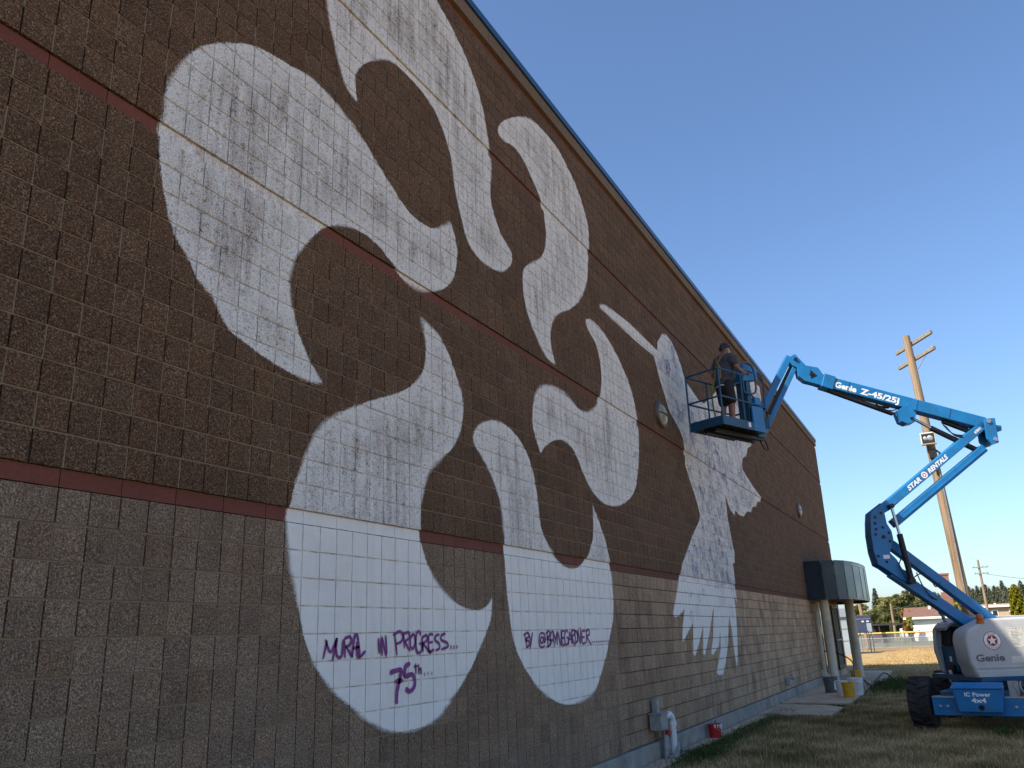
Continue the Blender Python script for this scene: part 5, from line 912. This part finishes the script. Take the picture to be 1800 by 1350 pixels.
# ------------------------------------------------------------------ grass
def blades(name, n, xr, yr, hgt, wid, mat, dens=None, keep=None, dry=(.3, .8)):
    x = rng.uniform(*xr, n); y = rng.uniform(*yr, n)
    if dens is not None:   # denser near the camera
        k = rng.random(n) < dens(x, y); x, y = x[k], y[k]
    ok = ~((y > -.40) & (y < .1) & (x < 17.1)) & ~((y > -1.68) & (x > 17.0) & (x < 19.62)) & ~((y > -1.70) & (x > 20.0) & (x < 36.3)) & (y < .02)
    if keep is not None: ok &= keep(x, y)
    x, y = x[ok], y[ok]; n = len(x); h = hgt*rng.uniform(.45, 1.25, n); a = rng.uniform(0, 2*np.pi, n); l = rng.uniform(.1, .95, n)*h; b = rng.uniform(0, 2*np.pi, n)
    wx, wy = np.cos(a)*wid/2, np.sin(a)*wid/2
    p0 = np.stack([x-wx, y-wy, np.full(n, -.005)], 1); p1 = np.stack([x+wx, y+wy, np.full(n, -.005)], 1); p2 = np.stack([x+np.cos(b)*l, y+np.sin(b)*l, h], 1)
    patch = .5+.5*np.sin(x*1.3+np.sin(y*1.7)*1.5)*np.sin(y*1.1+np.sin(x*.6)*2)
    patch = np.clip(patch*.75+.3*np.sin(x*4.1+y*2.2)*np.sin(y*5.3-x)+.12, 0, 1); h = h*(1.35-.75*patch)
    p2 = np.stack([p2[:, 0], p2[:, 1], h], 1); r = np.clip(dry[0]+(dry[1]-dry[0])*patch+rng.normal(0, .22, n), 0, 1)
    Vv = np.stack([p0, p1, p2], 1).reshape(-1, 3); F = np.arange(3*n).reshape(-1, 3)
    return npmesh(name, Vv, F, mat, None, {'rnd': np.repeat(r, 3)})
gr = blades('lawn_grass', 420000, (6.5, 27), (-11, 0), .075, .011, MAT['lawn'], lambda x, y: np.clip((14/np.maximum(x, 6.5))**1.1, .25, 1), None, (.26, .92)); tag(gr, 'short half-dry lawn grass in the shade of the building', 'grass', kind='stuff')
gr = blades('dry_grass', 130000, (27, 74), (-16, 10), .085, .022, MAT['straw'], lambda x, y: np.clip((32/x)**1.2, .2, 1), lambda x, y: (y < -1.7) | (x > 36.5), (.2, .8)); tag(gr, 'yellow dry field grass beyond the building', 'dry grass', kind='stuff')

def weeds(name, cxy, n, rad, hgt, label, wid=.012):
    x = rng.normal(0, rad[0], n)+cxy[0]; y = rng.normal(0, rad[1], n)+cxy[1]; h = hgt*rng.uniform(.4, 1.2, n); a = rng.uniform(0, 2*np.pi, n); b = rng.uniform(0, 2*np.pi, n); l = h*rng.uniform(.2, .7, n)
    wx, wy = np.cos(a)*wid/2, np.sin(a)*wid/2; z0 = np.full(n, -.005)
    m = np.stack([x+np.cos(b)*l*.4, y+np.sin(b)*l*.4, h*.65], 1); t = np.stack([x+np.cos(b)*l, y+np.sin(b)*l, h], 1); w2 = np.stack([wx, wy, 0*wx], 1)*.8
    Vv = np.stack([np.stack([x-wx, y-wy, z0], 1), np.stack([x+wx, y+wy, z0], 1), m+w2, m-w2, t], 1).reshape(-1, 3)
    q = np.arange(n)[:, None]*5; F4 = np.concatenate([q+[0, 1, 2], q+[0, 2, 3], q+[3, 2, 4]])
    o = npmesh(name, Vv, F4, MAT['weed'], None, {'rnd': np.repeat(rng.random(n), 5)}); return tag(o, label, 'weeds', None, 'stuff')
weeds('weed_patch', (26.8, -2.3), 2600, (1.3, .35), .17, 'dark green weeds spreading beside the concrete apron', .02)
weeds('grass_fringe', (13.9, -.52), 5200, (1.9, .12), .085, 'lush green grass fringe along the mowing strip', .009)
weeds('grass_tuft', (10.9, -.55), 2600, (.55, .16), .10, 'green grass tuft at the foot of the white pipe', .009)
weeds('joint_grass', (19.75, -.95), 1400, (.09, .42), .05, 'green grass growing in the gap between two slabs', .01)
weeds('grass_tuft', (14.0, -4.72), 160, (.10, .10), .16, 'pale green tuft in front of the lift fuel box', .012)

# ------------------------------------------------------------------ trees
def leaf_cloud(centers, radii, n, size, zsq=1.0):
    """n small leaf faces spread through clumps"""
    k = rng.integers(0, len(centers), n); d = rng.normal(size=(n, 3)); d /= np.linalg.norm(d, axis=1)[:, None]
    rr = rng.random(n)**.45; p = centers[k]+d*(radii[k]*rr)[:, None]*np.array([1, 1, zsq])
    a = rng.normal(size=(n, 3)); a /= np.linalg.norm(a, axis=1)[:, None]; b = np.cross(a, rng.normal(size=(n, 3))); b /= np.linalg.norm(b, axis=1)[:, None]
    s = size*rng.uniform(.6, 1.3, n)[:, None]; Vv = np.stack([p-a*s, p-b*s*.5, p+a*s, p+b*s*.5], 1).reshape(-1, 3)
    tone = np.clip(rng.random(len(centers))[k]*.5+rng.random(n)*.5, 0, 1)
    return Vv, np.arange(4*n).reshape(-1, 4), np.repeat(tone, 4)
def broad_tree(name, x, y, h, r, mat, label, n=5000, size=.22, group=None, trunk=.25, clumps=34):
    t = thing(name, label, 'tree', (x, y, 0), group)
    mb = MB(); top = Vector((x+random.uniform(-.3, .3), y+random.uniform(-.3, .3), h*.72)); mb.tube([(x, y, -.2), (x, y, h*.25), top], [trunk, trunk*.75, trunk*.25], 8)
    cs = []; rs = []
    for i in range(clumps):
        a = random.uniform(0, 2*math.pi); q = random.random()**.5; zz = random.uniform(.22, .95); prof = math.sin(math.pi*min(1, max(.08, (zz-.12)/.95)))**.7
        c = Vector((x+math.cos(a)*r*q*prof*.82, y+math.sin(a)*r*q*prof*.82, h*zz*.93)); cs.append(c); rs.append(r*random.uniform(.17, .32))
        if i % 4 == 0: mb.tube([Vector((x, y, h*.25)).lerp(top, random.random()*.7), c], [trunk*.3, .02], 5)
    mb.build('trunk', MAT['bark'], t, True)
    Vv, F, tone = leaf_cloud(np.array(cs), np.array(rs), n, size, .85); o0 = np.array([x, y, 0]); npmesh('crown', Vv-o0, F, mat, t, {'rnd': tone}); return t
def conifer(name, x, y, h, r, mat, label, n=3500, size=.2, group=None, base=.08, cat='tree', power=1.0):
    t = thing(name, label, cat, (x, y, 0), group)
    mb = MB(); mb.tube([(x, y, -.2), (x, y, h*.5), (x, y, h*.97)], [h*.02+.05, h*.012+.03, .015], 7); mb.build('trunk', MAT['bark'], t, True)
    lev = np.clip(rng.beta(1.1, 1.5, n), 0, 1); az = rng.uniform(0, 2*np.pi, n); branch = .72+.28*np.sin(az*7+np.floor(lev*14)*2.1)*np.sin(lev*60)
    rad = r*(1-lev)**power*branch*np.sqrt(rng.uniform(.12, 1, n)); z = h*(base+(1-base)*lev)-rad*.28
    p = np.stack([x+np.cos(az)*rad, y+np.sin(az)*rad, z], 1); out = np.stack([np.cos(az), np.sin(az), rng.uniform(-.6, .25, n)], 1); side = np.stack([-np.sin(az), np.cos(az), rng.uniform(-.4, .4, n)], 1)
    s = (size*rng.uniform(.6, 1.3, n)*(1-.5*lev))[:, None]; Vv = np.stack([p-out*s, p-side*s*.45, p+out*s*1.2, p+side*s*.45], 1).reshape(-1, 3)
    npmesh('crown', Vv-np.array([x, y, 0]), np.arange(4*n).reshape(-1, 4), mat, t, {'rnd': np.repeat(np.clip(rng.random(n)*.7+.3*lev, 0, 1), 4)}); return t
def along(u, v, t):        # a point t metres out along the bearing of photo position (u, v)
    return CAM_LOC+(CAM_R*((u-900)/1458.94)+CAM_U*((675-v)/1458.94)+CAM_F)*t
def tree_at(fn, u, vtop, t, halfw, *a, **k):
    p = along(u, vtop, t); return fn(a[0], p.x, p.y, p.z, halfw*t/1458.94, *a[1:], **k)
tree_at(conifer, 1536, 1034, 185, 15, 'fir_tree', MAT['needle'], 'tall dark pointed fir rising above the round trees', n=9000, size=.6, base=0, power=.75)
TR = [(1553, 1052, 168, 18, 'leaf_olive', 'olive round tree just right of the pointed fir'), (1574, 1047, 182, 26, 'leaf_dark', 'dark broad tree behind the dark carport'), (1600, 1043, 190, 28, 'leaf_olive', 'largest round tree left of the lower boom'),
      (1632, 1041, 185, 28, 'leaf_dark', 'dark round tree half hidden behind the lower boom'), (1658, 1052, 180, 20, 'leaf_olive', 'olive tree behind the boom over the white house roof'), (1521, 1063, 150, 20, 'leaf_olive', 'olive tree between canopy column and blue board'),
      (1500, 1070, 150, 17, 'leaf_dark', 'dark tree seen beneath the canopy soffit'), (1560, 1072, 128, 19, 'leaf_dark', 'low dark leafy tree above the carport')]
for u_, v_, t_, hw, m_, lb in TR: tree_at(broad_tree, u_, v_-6, t_, hw*1.1, 'broadleaf_tree', MAT[m_], lb, n=11000, size=.38, group='round trees beyond the field', clumps=46)
tree_at(broad_tree, 1591, 1064, 98, 11, 'maple_tree', MAT['leaf_orange'], 'small orange autumn tree at the corner of the white house', n=3500, size=.16)
tree_at(broad_tree, 1597, 1080, 94, 6.5, 'maple_tree', MAT['leaf_lime'], 'small yellow green tree in front of the orange one', n=2200, size=.14)
tree_at(broad_tree, 1680, 1040, 90, 14, 'broadleaf_tree', MAT['leaf_lime'], 'bright yellow green tree between the two lower booms', n=4500, size=.14)
tree_at(conifer, 1781, 1026, 52, 24, 'arborvitae', MAT['leaf_lime'], 'bright yellow green arborvitae behind the lift, the taller one', n=26000, size=.12, base=0, power=.36)
tree_at(conifer, 1806, 1042, 50, 21, 'arborvitae', MAT['leaf_lime'], 'shorter yellow green arborvitae at the right edge', n=20000, size=.12, base=0, power=.36)
tree_at(conifer, 1552, 1094, 100, 3, 'shrub', MAT['leaf_dark'], 'small dark shrub near the dark carport', n=800, size=.14, base=0, power=.5, cat='shrub')
tree_at(conifer, 1637, 1094, 98, 4.5, 'shrub', MAT['leaf_olive'], 'rounded shrub in front of the white house wall', n=900, size=.12, base=0, power=.4, cat='shrub')
PN = [(1702, 1030), (1709, 1034), (1716, 1029), (1724, 1032), (1731, 1027), (1738, 1033), (1746, 1029), (1753, 1031), (1759, 1020), (1766, 1030), (1773, 1033), (1792, 1020), (1800, 1027), (1808, 1022), (1693, 1036), (1685, 1040), (1816, 1030)]
ORD = ['leftmost', 'second', 'third', 'fourth', 'fifth', 'sixth', 'seventh', 'eighth', 'ninth', 'tenth', 'eleventh', 'twelfth', 'thirteenth', 'fourteenth', 'fifteenth', 'sixteenth', 'rightmost']
for i, (u_, v_) in enumerate(sorted(PN)):
    tree_at(conifer, u_, v_, 250+(i*37 % 40), 13+(i*13 % 5)*1.2, 'pine_tree', MAT['needle'], 'dark far pine on the skyline behind the distant pole, %s from the left' % ORD[i], n=5200, size=.75, base=.0, power=.62, group='pines on the skyline')

# ------------------------------------------------------------------ far buildings and yard
WHITE = simple('white_siding', (.82, .79, .70), .7, 0, .05, 1); ROOFR = simple('brown_shingle', (.17, .085, .06), .9, 0, .2, 3); BRICKR = simple('red_brick_far', (.22, .10, .065), .9, 0, .2, 2); TANW = simple('tan_brick_far', (.42, .29, .19), .9, 0, .15, 2); DARKR = simple('dark_shed_roof', (.03, .025, .025), .9)
NAVY = simple('navy_board', (.018, .032, .07), .6, 0, .2, 2); PALE = simple('pale_blue_panel', (.24, .29, .32), .5, 0, .1, 3)
def house(name, label, x, y0, y1, dep, hw, hr, wall, roof, wins):
    t = thing(name, label, 'house', (x, (y0+y1)/2, 0)); mb = MB(); mb.span((x, y0, 0), (x+dep, y1, hw)); mb.build('wall', wall, t)
    e = .5; mb = MB(); mb.prism([(x-e, y0-e, hw-.02), (x+dep/2, y0-e, hr), (x+dep+e, y0-e, hw-.02), (x+dep+e, y0-e, hw-.2), (x-e, y0-e, hw-.2)], (0, y1-y0+2*e, 0)); rf = mb.build('roof', roof, t)
    mb = MB(); mb.span((x-e-.05, y0-e-.02, hw-.22), (x-e, y1+e+.02, hw+.0)); mb.build('fascia', WHITE, t)
    for q in (.3, .62): mb = MB(); yy = y0+(y1-y0)*q; mb.box((x+dep*.38, yy, hr-.15), (.3, .3, .5)); mb.build('roof_vent', MAT['label_paper'], rf)
    for (a, b, c, d_) in wins:
        mb = MB(); mb.span((x-.06, a, c), (x+.02, b, d_)); f_ = mb.build('window', WHITE, t); mb = MB(); mb.span((x-.08, a+.1, c+.1), (x-.061, b-.1, d_-.1)); mb.build('pane', MAT['glass'], f_)
    return t
house('white_house', 'low white house with brown shingle roof across the field', 106, -5.3, .75, 8, 2.6, 3.75, WHITE, ROOFR, [(-2.9, -2.0, 1.0, 2.0), (-4.6, -3.6, 1.0, 2.1)])
house('tan_house', 'low tan brick building beyond the arborvitae', 140, -14.5, -6.4, 8, 4.0, 4.3, TANW, TANW, [(-9.6, -8.8, 2.4, 3.4), (-12, -11, 2.4, 3.4)])
t = thing('brick_chimney', 'tall red brick chimney stack behind the lower boom', 'chimney', (135.5, -3.7, 0)); mb = MB(); mb.prism([(135, -4.5, 0), (136.6, -4.5, 0), (136.6, -2.7, 0), (135, -2.7, 0)], (0, 0, 6.1)); mb.build('base', BRICKR, t, bevel=.03)
mb = MB(); mb.span((135.2, -4.1, 6.1), (136.3, -3.05, 8.5)); mb.build('stack', BRICKR, t); mb = MB(); mb.span((135.1, -4.2, 8.5), (136.4, -2.95, 8.75)); mb.build('cap', BRICKR, t)
t = thing('carport', 'long dark low carport roof behind the fence', 'carport', (101, 2.5, 0)); mb = MB(); mb.span((99.5, .95, 1.85), (104, 4.6, 2.05)); mb.build('roof', DARKR, t)
for yy in (1.1, 2.3, 3.5, 4.5): mb = MB(); mb.span((99.6, yy-.06, 0), (99.75, yy+.06, 1.85)); mb.build('post', DARKR, t)
mb = MB(); mb.span((103.7, 2.75, 0), (103.9, 4.6, 1.85)); mb.build('back_wall', DARKR, t)
t = thing('grey_shed', 'pale grey shed seen past the building corner', 'shed', (64, 3.3, 0)); mb = MB(); mb.span((61.5, 2.62, 0), (64.5, 5.4, 2.5)); mb.build('wall', PALE, t); mb = MB(); mb.prism([(61.3, 2.5, 2.5), (64.7, 2.5, 2.5), (63, 2.5, 3.1)], (0, 3.1, 0)); mb.build('roof', MAT['steel'], t)
for zz in (.9, 1.7): mb = MB(); mb.span((61.46, 2.62, zz), (61.49, 5.4, zz+.05)); mb.build('batten', MAT['steel'], t)
t = thing('scoreboard', 'dark blue board on posts behind the fence near the canopy column', 'scoreboard', (67, 1.95, 0))
mb = MB(); mb.span((66.9, 1.45, 1.35), (67.1, 2.62, 2.62)); bo = mb.build('board', NAVY, t, bevel=.02)
for yy in (1.6, 2.4): mb = MB(); mb.tube([(67.16, yy, 0), (67.16, yy, 2.5)], .05, 8); mb.build('post', MAT['steel'], t)
mb = MB(); mb.span((66.86, 1.5, 2.33), (66.895, 2.57, 2.36)); mb.build('trim', MAT['steel'], bo)
for yy in (1.72, 2.06): mb = MB(); mb.span((66.87, yy-.08, 2.12), (66.895, yy+.08, 2.22)); mb.build('lamp_panel', MAT['label_paper'], bo)
t = thing('pale_cabinet', 'pale blue panel on twin posts in front of the blue board', 'sign', (64.6, 1.46, 0)); mb = MB(); mb.span((64.5, 1.30, 1.42), (64.7, 1.62, 2.02)); mb.build('panel', PALE, t, bevel=.02)
for yy in (1.36, 1.56): mb = MB(); mb.tube([(64.6, yy, 0), (64.6, yy, 1.42)], .035, 8); mb.build('post', PALE, t)
t = thing('wooden_post', 'brown wooden pole standing at the field fence beside the canopy', 'pole', (74, 2.62, 0)); mb = MB(); mb.tube([(74, 2.58, -.2), (74, 2.72, 3.0), (74, 2.95, 6.4)], [.15, .14, .12], 12); mb.build('pole', MAT['pole'], t, True)
mb = MB(); mb.box((73.9, 2.93, 6.0), (.1, 1.2, .1)); mb.build('crossarm', MAT['arm_wood'], t)
def far_pole(x, y, h, label, arms):
    t = thing('utility_pole', label, 'utility pole', (x, y, 0)); mb = MB(); mb.tube([(x, y, -.3), (x, y, h)], [.2, .13], 10); mb.build('pole', MAT['pole'], t, True)
    for k, (zz, ln) in enumerate(arms):
        mb = MB(); mb.box((x-.2, y-.15, zz), (.12, ln, .12)); a_ = mb.build('crossarm', MAT['arm_wood'], t)
        mb = MB()
        for q in (-.42, -.15, .42): mb.lathe((x-.2, y-.15+ln*q, zz+.06), [(.05, 0), (.06, .1), (.03, .22)], 8)
        mb.build('insulator', MAT['steel'], t)
    return t
far_pole(125.2, -7.9, 9.7, 'distant thin utility pole with small crossarms before the pines', [(8.7, 1.9), (7.9, 1.7)])
far_pole(122, 3.35, 4.6, 'short thin pole among the round trees', [])
def wire(a, b, sag, label, r=.02):
    a = Vector(a); b = Vector(b); mb = MB(); mb.tube([a.lerp(b, i/16)-ZZ*sag*4*(i/16)*(1-i/16) for i in range(17)], r, 5); o = mb.build('wire', MAT['black']); tag(o, label, 'wire')
wire((125, -8.6, 7.8), (150, -30, 7.2), .8, 'thin overhead wire running right from the distant pole'); wire((125, -8.0, 6.3), (140, -26, 5.0), .6, 'lower thin wire running right from the distant pole'); wire((125, -7.8, 6.3), (128, 4.2, 3.9), .3, 'thin wire crossing in front of the round trees')
# white car parked by the carport
t = thing('parked_car', 'white car parked behind the fence below the round trees', 'car', (120.5, 1.75, 0))
WC = simple('white_car_paint', (.62, .62, .6), .3, 0, .03, 2)
mb = MB(); mb.prism([(118.6, .95, .35), (118.6, .95, .85), (119.6, .95, .95), (120.2, .95, 1.38), (121.6, .95, 1.40), (122.3, .95, 1.0), (122.8, .95, .9), (122.8, .95, .35)], (0, 1.7, 0)); mb.build('body', WC, t, bevel=.08)
mb = MB(); mb.prism([(119.7, .93, .98), (120.2, .93, 1.32), (121.5, .93, 1.33), (122, .93, 1.0)], (0, 1.74, 0)); mb.build('window', MAT['glass'], t)
mb = MB(); mb.add([(119.7, 1.1, .97), (119.7, 2.5, .97), (120.1, 2.4, 1.345), (120.1, 1.2, 1.345)], [(0, 1, 2, 3)]); mb.build('windscreen', MAT['glass'], t)
for xx in (119.4, 121.9):
    for yy in (.98, 2.62): mb = MB(); mb.lathe((xx, yy, .32), [(.3, -.09), (.32, 0), (.3, .09)], 18, (0, 1, 0)); mb.build('wheel', MAT['rubber'], t, True)
for yy in (1.15, 2.4): mb = MB(); mb.box((118.6, yy, .72), (.05, .25, .12)); mb.build('headlight', MAT['white_print'], t)

# ------------------------------------------------------------------ chain-link fences
YCAP = simple('yellow_fence_cap', (.62, .40, .07), .6, 0, .1, 3)
def fence(x, y0, y1, h, step, label, capm, wire_step=.10, seedoff=0.):
    t = thing('chain_link_fence', label, 'fence', (x, y0, 0)); y = y0+seedoff
    while y <= y1: mb = MB(); mb.tube([(x, y, -.1), (x, y, h+.02)], .035, 8); mb.build('post', MAT['steel'], t, True); y += step
    mb = MB(); mb.tube([(x-.05, y0, h), (x-.05, y1, h)], .065 if capm is YCAP else .025, 8); mb.build('top_rail', capm, t, True)
    n = int((y1-y0+h)/wire_step); Vv = []; F = []; wd = .008; b = 0
    for sgn in (1, -1):
        for i in range(n):
            ya = y0-h+i*wire_step if sgn > 0 else y0+i*wire_step; yb = ya+h*sgn; za, zb = .03, h
            if min(ya, yb) < y0 or max(ya, yb) > y1: continue
            Vv += [(x-.04, ya-wd, za), (x-.04, ya+wd, za), (x-.04, yb+wd, zb), (x-.04, yb-wd, zb)]; F.append((b, b+1, b+2, b+3)); b += 4
    o = npmesh('wire_mesh', np.array(Vv)-np.array([x, y0, 0]), np.array(F), MAT['steel'], t); o['kind'] = 'stuff'
fence(76, -22, 14, 1.22, 3.0, 'chain-link fence with yellow cap along the far side of the field', YCAP, .09, 1.1)
fence(73.2, -22, 14, .85, 2.1, 'lower chain-link fence in front of the yellow-capped one', MAT['steel'], .09, .3)
bpy.context.view_layer.update()
